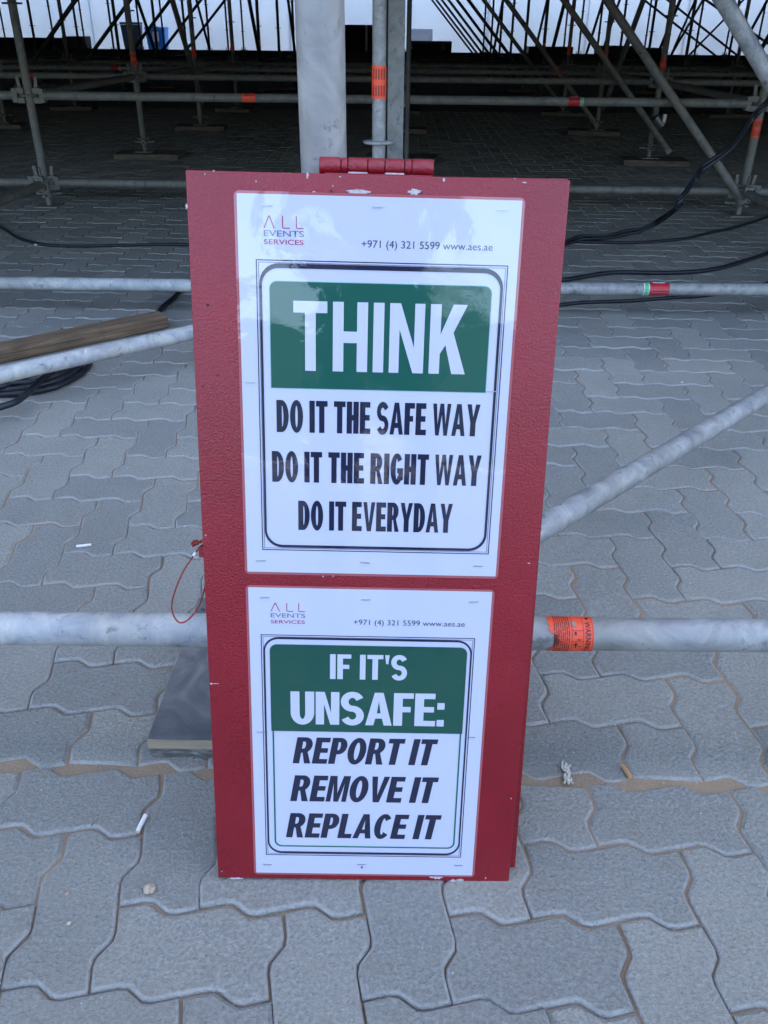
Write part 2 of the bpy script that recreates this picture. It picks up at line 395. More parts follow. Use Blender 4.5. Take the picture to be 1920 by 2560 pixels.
#PART2
# ------------------------------------------------------------------ heavy condensed capitals (own outlines)
def arc(cx, cy, rx, ry, a0, a1, n=14):
    return [(cx+rx*math.cos(R(a0+(a1-a0)*i/n)), cy+ry*math.sin(R(a0+(a1-a0)*i/n))) for i in range(n+1)]
def glyph(ch, tv=.205, th=.165):
    """returns width, contours"""
    if ch == 'I': return tv, [[(0, 0), (tv, 0), (tv, 1), (0, 1)]]
    if ch == 'T': w = .60; return w, [[(w/2-tv/2, 0), (w/2+tv/2, 0), (w/2+tv/2, 1-th), (w, 1-th), (w, 1), (0, 1), (0, 1-th), (w/2-tv/2, 1-th)]]
    if ch == 'H': w = .62; return w, [[(0, 0), (tv, 0), (tv, .5-th/2), (w-tv, .5-th/2), (w-tv, 0), (w, 0), (w, 1), (w-tv, 1), (w-tv, .5+th/2), (tv, .5+th/2), (tv, 1), (0, 1)]]
    if ch == 'N': w = .62; return w, [[(0, 0), (tv*.93, 0), (tv*.93, .63), (w-tv, 0), (w, 0), (w, 1), (w-tv*.93, 1), (w-tv*.93, .37), (tv, 1), (0, 1)]]
    if ch == 'K': w = .66; return w, [[(0, 0), (tv, 0), (tv, .29), (.285, .42), (w-.245, 0), (w, 0), (.42, .60), (w-.01, 1), (w-.26, 1), (tv, .57), (tv, 1), (0, 1)]]
    if ch == 'E': w = .55; return w, [[(0, 0), (w, 0), (w, th), (tv, th), (tv, .5-th/2+.01), (w-.045, .5-th/2+.01), (w-.045, .5+th/2+.01), (tv, .5+th/2+.01), (tv, 1-th), (w-.02, 1-th), (w-.02, 1), (0, 1)]]
    if ch == 'F': w = .52; return w, [[(0, 0), (tv, 0), (tv, .42), (w-.07, .42), (w-.07, .42+th), (tv, .42+th), (tv, 1-th), (w, 1-th), (w, 1), (0, 1)]]
    if ch == 'L': w = .52; return w, [[(0, 0), (w, 0), (w, th), (tv, th), (tv, 1), (0, 1)]]
    if ch == 'V': w = .66; c = w/2; return w, [[(c-.115, 0), (c+.115, 0), (w, 1), (w-.21, 1), (c, .27), (.21, 1), (0, 1)]]
    if ch == 'A': w = .70; c = w/2; return w, [[(0, 0), (.21, 0), (.262, .21), (w-.262, .21), (w-.21, 0), (w, 0), (c+.115, 1), (c-.115, 1)], [(.30, .37), (c, .745), (w-.30, .37)]]
    if ch == 'W': w = .94; c = w/2; return w, [[(.165, 0), (.345, 0), (c, .66), (w-.345, 0), (w-.165, 0), (w, 1), (w-.195, 1), (w-.262, .34), (c+.095, 1), (c-.095, 1), (.262, .34), (.195, 1), (0, 1)]]
    if ch == 'M': w = .76; c = w/2; return w, [[(0, 0), (.175, 0), (.175, .72), (c-.09, 0), (c+.09, 0), (w-.175, .72), (w-.175, 0), (w, 0), (w, 1), (w-.26, 1), (c, .34), (.26, 1), (0, 1)]]
    if ch == 'Y': w = .68; c = w/2; return w, [[(c-tv/2, 0), (c+tv/2, 0), (c+tv/2, .42), (w, 1), (w-.225, 1), (c, .60), (.225, 1), (0, 1), (c-tv/2, .42)]]
    if ch == 'O': w = .68; return w, [arc(w/2, .5, w/2, .515, 0, 345, 23), arc(w/2, .5, w/2-tv, .515-th, 0, 345, 23)]
    if ch == 'D': w = .63; return w, [[(0, 0)]+arc(w*.42, .5, w*.58, .5, -90, 90, 16)+[(0, 1)], [(tv, th)]+arc(max(w*.40, tv+.015), .5, w-tv-max(w*.40, tv+.015), .5-th, -90, 90, 16)+[(tv, 1-th)]]
    if ch == 'U': w = .62; return w, [[(0, 1)]+arc(w/2, .36, w/2, .375, 180, 360, 18)+[(w, 1), (w-tv, 1)]+arc(w/2, .37, w/2-tv, .375-th, 360, 180, 18)+[(tv, 1)]]
    if ch == 'P': w = .59; return w, [[(0, 0), (tv, 0), (tv, .37)]+arc(w*.52, .685, w*.48, .315, -90, 90, 14)+[(0, 1)], [(tv, .37+th*.9)]+arc(w*.50, .685, w*.50-tv, .315-th*.9, -90, 90, 14)+[(tv, 1-th*.9)]]
    if ch == 'R': w = .66; return w, [[(0, 0), (tv, 0), (tv, .41), (tv+.055, .41), (w-.235, 0), (w, 0), (w*.735, .435)]+arc(w*.50, .705, w*.44, .295, -55, 90, 14)+[(0, 1)], [(tv, .41+th*.9)]+arc(w*.48, .705, w*.45-tv, .295-th*.9, -90, 90, 14)+[(tv, 1-th*.9)]]
    if ch == 'C': w = .64; return w, [arc(w/2, .5, w/2, .515, 40, 320, 24)+arc(w/2, .5, w/2-tv, .515-th, 318, 42, 24)]
    if ch == 'G': w = .67; return w, [arc(w/2, .5, w/2, .515, 38, 312, 24)+[(w, .16), (w, .53), (w*.53, .53), (w*.53, .53-th*.95), (w-tv*.9, .53-th*.95), (w-tv*.9, .245)]+arc(w/2, .5, w/2-tv, .515-th, 318, 42, 22)]
    if ch == 'S':
        w, t = .61, .180; ry = (1.03-t)/4; rx = w/2-.1
        cl = arc(w/2, 1.015-t/2-ry, rx, ry, 22, 262, 16)+arc(w/2, -.015+t/2+ry, rx, ry, 82, -158, 16)
        A, B = [], []
        for i, (x, y) in enumerate(cl):
            a, b = cl[max(0, i-1)], cl[min(len(cl)-1, i+1)]
            dx, dy = b[0]-a[0], b[1]-a[1]; l = math.hypot(dx, dy) or 1; nx, ny = -dy/l, dx/l
            tt = t/2*(1+.12*abs(nx)); A.append((x+nx*tt, y+ny*tt)); B.append((x-nx*tt, y-ny*tt))
        return w, [A+B[::-1]]
    if ch == "'": return .17, [[(.045, .64), (.125, .64), (.17, 1), (0, 1)]]
    if ch == ':': return .19, [[(0, 0), (.19, 0), (.19, .20), (0, .20)], [(0, .52), (.19, .52), (.19, .72), (0, .72)]]
    return .20, []
def heavy(name, s, m, x0, x1, y0, y1, z, shear=0.0, gap=.065, **kw):
    cu = bpy.data.curves.new(name, 'CURVE'); cu.dimensions = '2D'; cu.fill_mode = 'BOTH'
    x = 0; tot = []
    for ch in s:
        wd, cs = glyph(ch, **kw)
        for c in cs: tot.append([(x+px+shear*py, py) for px, py in c])
        x += wd+gap
    for c in tot:
        sp = cu.splines.new('POLY'); sp.points.add(len(c)-1); sp.use_cyclic_u = True
        for p_, (a, b) in zip(sp.points, c): p_.co = (a, b, 0, 1)
    o = bpy.data.objects.new(name, cu); COL.objects.link(o)
    dg = bpy.context.evaluated_depsgraph_get(); me = bpy.data.meshes.new_from_object(o.evaluated_get(dg))
    bpy.data.objects.remove(o); bpy.data.curves.remove(cu)
    xs = [v.co.x for v in me.vertices]; ax, bx = min(xs), max(xs)
    for v in me.vertices:
        v.co.x = x0+(v.co.x-ax)/(bx-ax)*(x1-x0); v.co.y = y0+v.co.y*(y1-y0); v.co.z = z
    me.materials.clear(); me.materials.append(m); me.name = name
    return me
# ------------------------------------------------------------------ paving
UX0, UY0 = .1164, .121
AMP = .078
def edge_h(n=2):
    t = [(0, 0), (.30, .86*AMP), (.40, .88*AMP), (.60, -.80*AMP), (.71, -.90*AMP)] if n == 2 else [(0, 0), (.355, AMP), (.655, -AMP)]
    return t
def domino(n=2, cut=None):
    """outline of a two-unit stone lying along x, counter-clockwise, in lattice units"""
    e = edge_h(n); out = []
    L = 1 if cut else 2
    for i in range(L): out += [(i+t, s) for t, s in e]
    out += [(L-s, t) for t, s in e]
    for i in range(L): out += [(L-i-t, 1-s) for t, s in e]
    if cut: out += [(0.02, 1), (0.02, .5)]
    else: out += [(s, 1-t) for t, s in e]
    return out
def inset(poly, d):
    n = len(poly); out = []
    for i in range(n):
        a, b, c = Vector(poly[i-1]), Vector(poly[i]), Vector(poly[(i+1) % n])
        e1, e2 = (b-a).normalized(), (c-b).normalized()
        n1, n2 = Vector((-e1.y, e1.x)), Vector((-e2.y, e2.x)); m = (n1+n2).normalized()
        k = max(.45, m.dot(n1)); out.append(tuple(b+m*(d/k)))
    return out
def paver_geo(rot, detail, joint=.014, cut=None, ch=.042, flip=False):
    """verts in metres, x to the right, y away; faces; edge weights"""
    o = domino(2 if detail else 1, cut); o0 = inset(o, joint); o1 = inset(o0, ch*.55); o2 = inset(o0, ch*1.05)
    def pl(p, z):
        x, y = p
        if cut == 'flip': x, y = 1-x, 1-y
        if rot: x, y = 1-y, x                 # quarter turn: stands along y in cells (0,0),(0,1)
        return (x*UX0, y*UY0, z)
    rings = [(o0, -.012), (o0, -.0038), (o1, -.0013), (o2, 0.0)] if detail else [(o0, -.012), (o0, -.005), (o2, 0.0)]
    ed = [.2, 1.0, .9, 0.0] if detail else [.2, 1.0, 0.0]
    n = len(o); vs = []; we = []
    for (r, z), k in zip(rings, ed):
        vs += [pl(p, z) for p in r]; we += [k]*n
    fs = []
    for i in range(len(rings)-1):
        for k in range(n): fs.append((i*n+k, i*n+(k+1) % n, (i+1)*n+(k+1) % n, (i+1)*n+k))
    fs.append(tuple((len(rings)-1)*n+k for k in range(n)))
    return vs, fs, we, n
def paver_mesh(rot, cut=None):
    vs, fs, we, n = paver_geo(rot, True, cut=cut)
    me = bpy.data.meshes.new('paver'); me.from_pydata(vs, [], fs); me.update()
    a = me.attributes.new('edge', 'FLOAT', 'POINT'); a.data.foreach_set('value', we)
    t = me.attributes.new('tone', 'FLOAT', 'POINT'); t.data.foreach_set('value', [0.0]*len(vs))
    sm = [True]*(len(fs)-1)+[False]; me.polygons.foreach_set('use_smooth', sm)
    me.materials.append(M['paver']); return me
LOW = dict(o=Vector((-.37133, .60906)), i=Vector((.11638, -.00256)), j=Vector((.0018, .121)), k=0)
UPP = dict(o=Vector((-.63969, 1.24499)), i=Vector((.11775, -.00268)), j=Vector((.0020, .12725)), k=3)
# the ground: one sheet of bedding earth out to the horizon, paving on it
mb = MB(); mb.add([(-400, -400, -.03), (400, -400, -.03), (400, 400, -.03), (-400, 400, -.03)], [(0, 1, 2, 3)])
g0 = mb.obj('ground', M['sand']); tag(g0, kind='structure')
mb = MB()
X0, X1, Y0, Y1 = -6.2, 6.2, -.62, 13.6
for a in ((-60, -60, 60, Y0), (-60, Y1, 60, 60), (-60, Y0, X0, Y1), (X1, Y0, 60, Y1)):
    mb.add([(a[0], a[1], -.001), (a[2], a[1], -.001), (a[2], a[3], -.001), (a[0], a[3], -.001)], [(0, 1, 2, 3)])
pave = mb.obj('pavement', M['farpave']); tag(pave, kind='structure')
# joint sand, lying higher towards the swept middle and low in the near joints
mb = MB(); nx, ny = 300, 380; vs = []; fs = []
for j in range(ny+1):
    for i in range(nx+1):
        x = X0+(X1-X0)*i/nx
        t = j/ny; y = Y0+(Y1-Y0)*t**1.6
        z = -.0050+.003*noise.noise((x*3, y*3, 1.7))+(.0026+.0022*noise.noise((x*9, y*9, 4)))*max(0, 1-abs(y-1.0+.02*x)/.07)-.0055*max(0, min(1, (.82-y)/.16))*max(0, min(1, (.55-x*.9)/.3))
        vs.append((x, y, z))
for j in range(ny):
    for i in range(nx): a = j*(nx+1)+i; fs.append((a, a+1, a+nx+2, a+nx+1))
mb.add(vs, fs, True)
js = mb.obj('joint_sand', M['sand'], pave); tag(js, kind='stuff')
def frange_cells(F, i0, i1, j0, j1, test):
    out = []
    for j in range(j0, j1):
        for i in range(i0, i1):
            k = (i-j+F['k']) % 4
            if k == 0: out.append((F, i, j, False, None))
            elif k == 3 and j+1 < j1: out.append((F, i, j, True, None))
            elif k == 3 and j+1 == j1: out.append((F, i, j, True, 'top'))      # cut off at the far edge
            elif k == 2 and j == j0: out.append((F, i, j, True, 'bot'))
    return [c for c in out if test(c)]
def pos(F, i, j): return F['o']+F['i']*i+F['j']*j
cells = frange_cells(LOW, -52, 60, -10, 3, lambda c: X0 < pos(*c[:3]).x < X1-.2 and pos(*c[:3]).y > Y0)
cells += frange_cells(UPP, -50, 62, -2, 97, lambda c: X0+.1 < pos(*c[:3]).x < X1-.2)
def inview(P):
    d = Vector((P.x, P.y, 0))-Vector((0, 0, H)); zc = d.dot(fwd)
    if zc < .1: return None
    u, v_ = d.dot(CR)/zc*F_PX, d.dot(CU)/zc*F_PX
    return (u, v_, zc)
def wide(Y): return .62*Y+.9
near, rest = [], []
for c in cells:
    P = pos(*c[:3])+Vector((.06, .06)); q_ = inview(P)
    if abs(P.x) > wide(P.y)+.6: continue
    hid = -.13 < P.x/max(.8, .78+.02) < .10 and .80 < P.y < 1.9
    if q_ and abs(q_[0]) < 990 and -1400 < q_[1] < 1290 and not hid: near.append((q_[2], c))
    else: rest.append(c)
near.sort(key=lambda t: t[0])
rest += [c for _, c in near[300:]]; near = [c for _, c in near[:300]]
meshes = {}
for rot in (False, True):
    for cut in (None, 'top', 'bot'):
        if rot or cut is None:
            meshes[(rot, cut)] = paver_mesh(rot, {None: None, 'top': 'flip', 'bot': 'keep'}[cut])
rp = random.Random(3)
def paver_mat4(F, i, j, rot, cut, far=False):
    P = pos(F, i, j); sx = F['i'].length/UX0; sy = F['j'].length/UY0
    if cut == 'bot' and False: P = P
    jz = rp.gauss(0, .0007)
    m4 = Matrix.Translation((P.x+rp.gauss(0, .0006), P.y+rp.gauss(0, .0006), jz)) @ Matrix.Rotation(math.atan2(F['i'].y, F['i'].x)+rp.gauss(0, .0035), 4, 'Z') \
        @ Matrix.Rotation(rp.gauss(0, .004), 4, 'X') @ Matrix.Rotation(rp.gauss(0, .004), 4, 'Y') @ Matrix.Diagonal((sx, sy, 1, 1))
    return m4
for (F, i, j, rot, cut) in near:
    o = link('paver', meshes[(rot, cut)], pave, mat=paver_mat4(F, i, j, rot, cut))
V, FF, E_, T_ = [], [], [], []
geos = {(r_, c_): paver_geo(r_, False, cut={None: None, 'top': 'flip', 'bot': 'keep'}[c_]) for r_ in (False, True) for c_ in (None, 'top', 'bot')}
for (F, i, j, rot, cut) in rest:
    vs, fs, we, n = geos[(rot, cut)]; m4 = paver_mat4(F, i, j, rot, cut); b = len(V); t = rp.random()
    V += [tuple(m4 @ Vector(v)) for v in vs]; FF += [tuple(k+b for k in f) for f in fs]; E_ += we; T_ += [t]*len(vs)
me = bpy.data.meshes.new('far_paver'); me.from_pydata(V, [], FF); me.update()
a = me.attributes.new('edge', 'FLOAT', 'POINT'); a.data.foreach_set('value', E_)
t = me.attributes.new('tone', 'FLOAT', 'POINT'); t.data.foreach_set('value', T_)
me.materials.append(M['paver'])
tag(link('far_paver', me, pave), kind='stuff')
# ------------------------------------------------------------------ the unseen grandstand overhead, shaped to shade the floor, and the tent wall behind
bay, rowd, Yr1 = 2.31, 2.41, 5.85
def grid(r, x):                      # row r (1 = first full row), x across -> floor point of the scaffold grid
    Y = Yr1+rowd*(r-1)
    return Vector((x+.018*(Y-Yr1), Y-.019*x, 0))
XC = [.03+bay*k for k in range(-7, 8)]
gs = thing('grandstand', 'dark boarded grandstand deck out of view overhead, set low to shade the floor', 'grandstand', (0, 16, 2.07))
mb = MB().box((0, 3.86, .08), (36, 33.9, .12)); mb.obj('deck', M['deck'], gs)
mb = MB().box((0, 2.9-16, 6.0), (36, .12, 12)); mb.obj('rear_sun_block', M['blocker_sheet'], gs)  # unseen wall, made tall to keep the sun off the foreground
MB().box((0, 2.88-16, -.325), (36, .05, .69)).obj('front_sky_block', M['blocker_sheet'], gs)  # unseen drop panel added to cut skylight on the floor
for k in range(11):
    MB().box((0, 5.0-16+k*2.3, 8.9-k*.62-.1), (36, 2.25, .1)).obj('seating_tier', M['deck'], gs)
for sx in (-1, 1):
    MB().box((sx*18.1, 4.6, .1), (.1, 35, 4.2)).obj('side_light_block', M['blocker_sheet'], gs)  # unseen side sheets, brought down to keep the floor dark
tw = thing('tent_wall', 'white tent wall panels far behind the scaffolding', 'tent wall', (0, 39, 0))
for k in range(-6, 6):
    MB().box((k*4.0+2.0, 0, 2.9), (3.985, .03, 5.8)).obj('wall_panel', M['pvc'], tw)
for k in range(-6, 7):
    MB().box((k*4.0, .05, 2.9), (.05, .06, 5.8)).obj('frame_post', M['pale_panel'], tw)
# black strip added where the floor before the tent lies dark
tag(MB().box((0, 36.8, .10), (34, .35, .20)).obj('dark_strip', M['black']), 'long low black strip added for the dark floor before the white tent wall', 'dark_strip')
# ------------------------------------------------------------------ scaffolding
TR = .0262
def rosette_prof(): return [(.026, -.006), (.058, -.005), (.060, 0), (.058, .005), (.026, .006)]
def sticker_mesh(r, a0, a1, x0, x1, m, name='warning_sticker', n=10, jag=None):
    """patch on a tube that runs along z; a = angle round the tube, x = height"""
    vs = []; fs = []
    for i in range(n+1):
        a = R(a0+(a1-a0)*i/n)
        for x in (x0 if not jag else x0+jag(i/n), x1): vs.append((r*math.cos(a), r*math.sin(a), x))
    for i in range(n): fs.append((2*i, 2*i+2, 2*i+3, 2*i+1))
    mb = MB(); mb.add(vs, fs, True); return mb.mesh(name, m)
def standard(loc, label, group, h=2.12, mat='galv_dirty', board=False, near=False, tilt=0, ros0=.17, stick=None, rosettes=True, segs=12):
    """post on a screw jack; origin on the floor"""
    t = thing('scaffold_post', label, 'scaffold post', loc, group); m = M[mat]
    z0 = .0
    if board: z0 = .05
    MB().box((0, 0, z0+.004), (.15, .15, .008)).obj('base_plate', m, t)
    MB().tube([(0, 0, z0+.008), (0, 0, z0+.30)], .018, 10).obj('jack_spindle', m, t)
    zn = (.075 if not board else .13)+z0*0
    nb = MB().lathe([(.03, -.016), (.034, -.012), (.034, .012), (.03, .016)], 10, Matrix.Translation((0, 0, zn)))
    for k in range(3):
        nb.box((.062, 0, zn), (.065, .016, .014), Matrix.Rotation(R(120*k+35), 4, 'Z'))
    nb.obj('jack_nut', m, t)
    MB().tube([(0, 0, zn+.018), (0, 0, h)], TR, segs, inner=.85).obj('tube', m, t)
    me = None
    z = ros0
    while z < h and rosettes:
        if me is None: me = MB().lathe(rosette_prof(), 12 if not near else 20).mesh('rosette', m)
        link('rosette', me, t, (0, 0, z)); z += .5
    if stick:
        link('warning_sticker', sticker_mesh(TR+.0009, 180, 360, stick-.055, stick+.055, M['orange']), t)
        if near:
            mb = MB()
            for q_ in range(5):
                for rr in range(2):
                    a = R(225+q_*22); zc = stick-.028+.055*rr
                    mb.box((TR+.0016, 0, zc), (.0008, .0035, .035), Matrix.Rotation(a, 4, 'Z'))
            mb.obj('sticker_lettering', M['ink_stk'], t)
    return t
def wedge_head(mb, end, d):
    """casting at a ledger end: jaws round the rosette and an upright wedge; end=point on post axis, d=unit direction along ledger away from post"""
    d = Vector((d[0], d[1], 0)).normalized(); a = math.atan2(d.y, d.x)
    M4 = Matrix.Translation(end) @ Matrix.Rotation(a, 4, 'Z')
    mb.box((.052, 0, .028), (.05, .034, .034), M4, .006); mb.box((.052, 0, -.028), (.05, .034, .034), M4, .006)
    mb.prism([(.07, -.022), (.10, -.026), (.10, .026), (.07, .022)], -.040, .040, M4)
    MW = M4 @ Matrix.Rotation(R(7), 4, 'Y')
    mb.box((.046, 0, .035), (.020, .007, .15), MW)
def ledger(a, b, label, group, mat='galv_dirty', heads=(True, True), r=TR, stickers=(), name='scaffold_ledger', cat='scaffold tube', segs=14):
    a, b = Vector(a), Vector(b); t = thing(name, label, cat, a, group)
    L = (b-a).length; d = (b-a)/L
    s0 = .085 if heads[0] else 0; s1 = .085 if heads[1] else 0
    n = max(2, int(L/.5)+1)
    MB().tube([d*(s0+(L-s0-s1)*k/(n-1)) for k in range(n)], r, segs, inner=.85).obj('tube', M[mat], t)
    for k, (use, p, dd) in enumerate(((heads[0], Vector((0, 0, 0)), d), (heads[1], b-a, -d))):
        if use:
            mb = MB(); wedge_head(mb, p, dd); mb.obj('wedge_head', M[mat], t)
    Mx = frame((0, 0, 0), d)          # x along
    Mz = Mx @ Matrix(((0, 0, 1, 0), (0, 1, 0, 0), (-1, 0, 0, 0), (0, 0, 0, 1)))   # sticker's z -> along, its x -> down
    for (s, ln, kind) in stickers:    # distance along, length, kind
        if kind == 'orange':
            link('warning_sticker', sticker_mesh(r+.0009, -150+180, 150+180, s, s+ln, M['orange']), t, mat=Mz)
            mb = MB()
            for q_ in range(6): mb.box((-(r+.0014), 0, s+ln*.5), (.0006, .0035, ln*.7), Matrix.Rotation(R(-55+22*q_), 4, 'Z'))
            ob = mb.obj('sticker_lettering', M['ink_stk'], t, mat=Mz)
        else:
            g0_, g1_ = (s, s+ln*.22) if kind == 'green_left' else (s+ln*.78, s+ln)
            r0_, r1_ = (s+ln*.24, s+ln) if kind == 'green_left' else (s, s+ln*.76)
            st = link('red_sticker', sticker_mesh(r+.0008, 20, 340, r0_, r1_, M['red_stk']), t, mat=Mz)
            link('white_edge', sticker_mesh(r+.0006, 20, 340, g0_, g1_, M['white_stk']), t, mat=Mz)
            c = (g0_+g1_)/2; hw = (g1_-g0_)*.33
            link('green_band', sticker_mesh(r+.0012, 20, 340, c-hw, c+hw, M['green_stk']), t, mat=Mz)
            mb = MB()
            for q_ in range(7): mb.box((-(r+.0013), 0, (r0_+r1_)/2), (.0006, .0016, (r1_-r0_)*.62), Matrix.Rotation(R(-66+13*q_), 4, 'Z'))
            mb.obj('sticker_lettering', M['white_stk'], t, mat=Mz)
    return t
def brace(a, b, label, group, mat='galv_dirty', r=TR, flat=True, **kw):
    a, b = Vector(a), Vector(b); t = thing('diagonal_brace', label, 'scaffold tube', a, group)
    d = (b-a).normalized(); MB().tube([(0, 0, 0), d*.07, (b-a)-d*.07, b-a], [r*.8, r, r, r*.8], 12, inner=.8).obj('tube', M[mat], t)
    mb = MB(); Mx = frame((0, 0, 0), d); mb.box((.0, 0, 0), (.10, .012, .05), Mx); mb.tube([(0, -.022, 0), (0, .022, 0)], .010, 8, M4=Mx)
    mb.obj('end_pin', M[mat], t)
    return t
ordn = ['front', 'first', 'second', 'third', 'fourth', 'fifth', 'sixth', 'seventh', 'eighth', 'ninth', 'tenth', 'eleventh']
NR = 10
ZL = {1: .67, 2: .665, 3: .63, 4: .60, 5: .55, 6: .52, 7: .50, 8: .47, 9: .44, 10: .40, 11: .38}      # the yard falls a little: upper crossbars as measured
def colword(k):
    side = 'left' if k < 0 else 'right'
    n = abs(k); return 'middle' if n == 0 else (side+'-hand' if n == 1 else ['', '', 'second '+side, 'third '+side, 'fourth '+side, 'fifth '+side, 'sixth '+side, 'seventh '+side][n])
def shade(r): return 'galv' if r == 0 else ('galv_dirty' if r <= 4 else 'galv_dark')  # far rows take darker steel: gloom under the stand put into colour
for r in range(1, NR+1):
    for k in range(-6, 7):
        x = .03+bay*k; P = grid(r, x)
        if abs(P.x) > .50*P.y+1.2: continue
        if r == 1 and abs(k) > 1: continue
        far = r > 3
        st = {1: .53 if k == 1 else None, 2: .80}.get(r, .8 if r < 6 and abs(k) == 1 else None)
        nm = f'{colword(k)} scaffold post in the {ordn[r]} row under the stand'
        if r == 1: nm = f'{colword(k)} scaffold post of the first row, '+('jack straight on the pavers' if k else 'hidden behind the pole')
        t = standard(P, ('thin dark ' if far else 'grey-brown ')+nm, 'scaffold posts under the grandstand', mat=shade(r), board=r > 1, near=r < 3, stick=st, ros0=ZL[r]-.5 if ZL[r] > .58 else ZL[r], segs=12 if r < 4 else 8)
        if r > 1 and r < 7:
            wd = thing('sole_board', f'timber sole board under the {colword(k)} post of the {ordn[r]} row', 'board', (P.x, P.y, 0), 'timber boards under the post jacks')
            rr = random.Random(r*31+k); l = rr.uniform(.5, .66)
            Mr = Matrix.Rotation(R(rr.uniform(-14, 14)), 4, 'Z')
            MB().box((rr.uniform(-.06, .06), 0, .024), (l, .32, .045), Mr, .004).obj('board', M['wood_dusty'], wd)
    # ledgers across the row
    for k in range(-6, 6):
        A, B = grid(r, .03+bay*k), grid(r, .03+bay*(k+1))
        if min(abs(A.x), abs(B.x)) > .50*A.y+1.0: continue
        if r == 1 and k < -3 or r == 1 and k > 2: continue
        sts = []
        if r == 1 and k == -1: sts = [(1.36, .085, 'orange')]
        if r == 1 and k == 0: sts = [(1.10, .095, 'green_right')]
        if r == 2 and k in (-2,): sts = [(1.3, .10, 'green_left')]
        if r == 2 and k == -1: sts = [(1.55, .10, 'green_right')]
        if r in (3, 4) and k in (-2, 0, 1): sts = [(.7+.35*r+.2*k, .11, 'green_right' if k else 'orange')]
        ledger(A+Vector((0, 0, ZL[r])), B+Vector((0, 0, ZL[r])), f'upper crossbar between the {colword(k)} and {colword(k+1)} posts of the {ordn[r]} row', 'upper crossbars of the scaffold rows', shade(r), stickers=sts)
        ledger(A+Vector((0, 0, .17 if r > 1 else .15)), B+Vector((0, 0, .17 if r > 1 else .15)), f'low crossbar near the floor between the {colword(k)} and {colword(k+1)} posts of the {ordn[r]} row', 'low crossbars of the scaffold rows', shade(r)) if r < 2 else None
# bars running away from the camera, post to post
for r in range(1, NR):
    for k in (-2, -1, 1, 2):
        if abs(k) == 2 and r < 3: continue
        A, B = grid(r, .03+bay*k), grid(r+1, .03+bay*k)
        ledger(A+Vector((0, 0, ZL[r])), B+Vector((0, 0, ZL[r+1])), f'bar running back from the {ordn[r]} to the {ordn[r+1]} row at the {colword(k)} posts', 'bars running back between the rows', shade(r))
for k in (-1, 1):
    A, B = grid(0, .03+bay*k), grid(1, .03+bay*k)
    ledger(A+Vector((0, 0, .15)), B+Vector((0, 0, .15)), f'low bar running forward from the {colword(k)} post of the first row, close to the pavers', 'low bars running forward at the floor', 'galv_dirty')
# diagonals in the rows: the long right-hand set
for r in range(1, NR+1):
    A = grid(r, .03+bay)+Vector((-.03, -.045, .12)) if r != 2 else grid(r, .03+bay)+Vector((.13, -.075, .14)); s = 3.05
    brace(A, A+Vector((-s*.69, 0, s*.735))*.86, f'sloping brace falling right to the foot of the right-hand post in the {ordn[r]} row', 'parallel braces falling right', shade(r))
for r in range(4, 9):
    A = grid(r, -5.5)+Vector((0, -.05, .17)); s = 2.65
    brace(A, A+Vector((s*.70, 0, s*.71)), f'dark brace rising right across the {ordn[r]} row on the left', 'parallel braces rising right on the left', 'galv_dark', r=.029)
for k, rs in ((-1, (3, 5, 7)), (1, (3, 5)), (-2, (6, 8)), (2, (4, 6, 8)), (3, (7, 9))):
    for r in rs:
        A = grid(r, .03+bay*k)+Vector((.05, -.04, .3))
        brace(A, A+Vector((0, -1.85, 1.77)), f'steep brace leaning forward from the {colword(k)} post of the {ordn[r]} row', 'steep braces leaning towards the camera', 'galv_dark' if r > 3 else 'galv_dirty', r=.028)
for (x1, y1, x2, y2, Yd, wd) in ((1617, 5, 1790, 140, 24, 'first'), (1664, -4, 1845, 140, 24, 'second'), (1756, -6, 1930, 116, 22, 'third'), (1756, 104, 1815, 44, 25, 'fourth'), (1677, 139, 1760, -4, 21, 'fifth'), (1468, 128, 1508, 0, 19, 'sixth'), (1340, 118, 1368, 0, 20, 'seventh'), (1234, 130, 1258, -5, 20, 'eighth')):
    A, B = atY(x1, y1, Yd), atY(x2, y2, Yd)
    if A.z > B.z: A, B = B, A
    d = (B-A).normalized(); B2 = A+d*min(4.5, (2.12-A.z)/d.z); A2 = A-d*((A.z-.15)/d.z)
    brace(A2, B2, f'thin dark brace before the white tent wall, {wd} of the loose ones at the right', 'thin dark braces at the far right', 'galv_dark', r=.026)
# --- row 0: middle post with the steel channel beside it, low ledgers, near diagonal
P0 = atY(947, 347, 3.5); P0 = Vector((P0.x, 3.5, 0))
t = standard(P0, 'grey scaffold post with an orange sticker, beside the steel channel behind the sign', 'scaffold posts under the grandstand', mat='galv', near=True, stick=atY(947, 205, 3.5).z, ros0=.183)
tc = thing('steel_channel', 'upright grey steel channel standing right of the stickered post', 'steel channel', (P0.x+.058, 3.53, 0))
mb = MB(); cw, cdp, tk = .031, .05, .006
mb.prism([(-cw, -cdp/2), (-cw+tk, -cdp/2), (-cw+tk, cdp/2-tk), (cw-tk, cdp/2-tk), (cw-tk, -cdp/2), (cw, -cdp/2), (cw, cdp/2), (-cw, cdp/2)], 0, 2.12, Matrix.Rotation(math.pi, 4, 'Z') @ Matrix.Rotation(R(12), 4, 'Z'))
mb.obj('channel', M['galv_dirty'], tc)
mb = MB()
for z in (.4, 1.2, 2.0): mb.tube([(-.0, -.034, z), (0, -.026, z)], .009, 6)
mb.obj('bolt_head', M['galv'], tc)
tp = thing('dark_post', 'narrow dark upright just right of the steel channel', 'post', (atY(1018, 300, 5.2).x, 5.2, 0))
MB().tube([(0, 0, 0), (0, 0, 2.12)], .0135, 10).obj('tube', M['galv_dark'], tp)
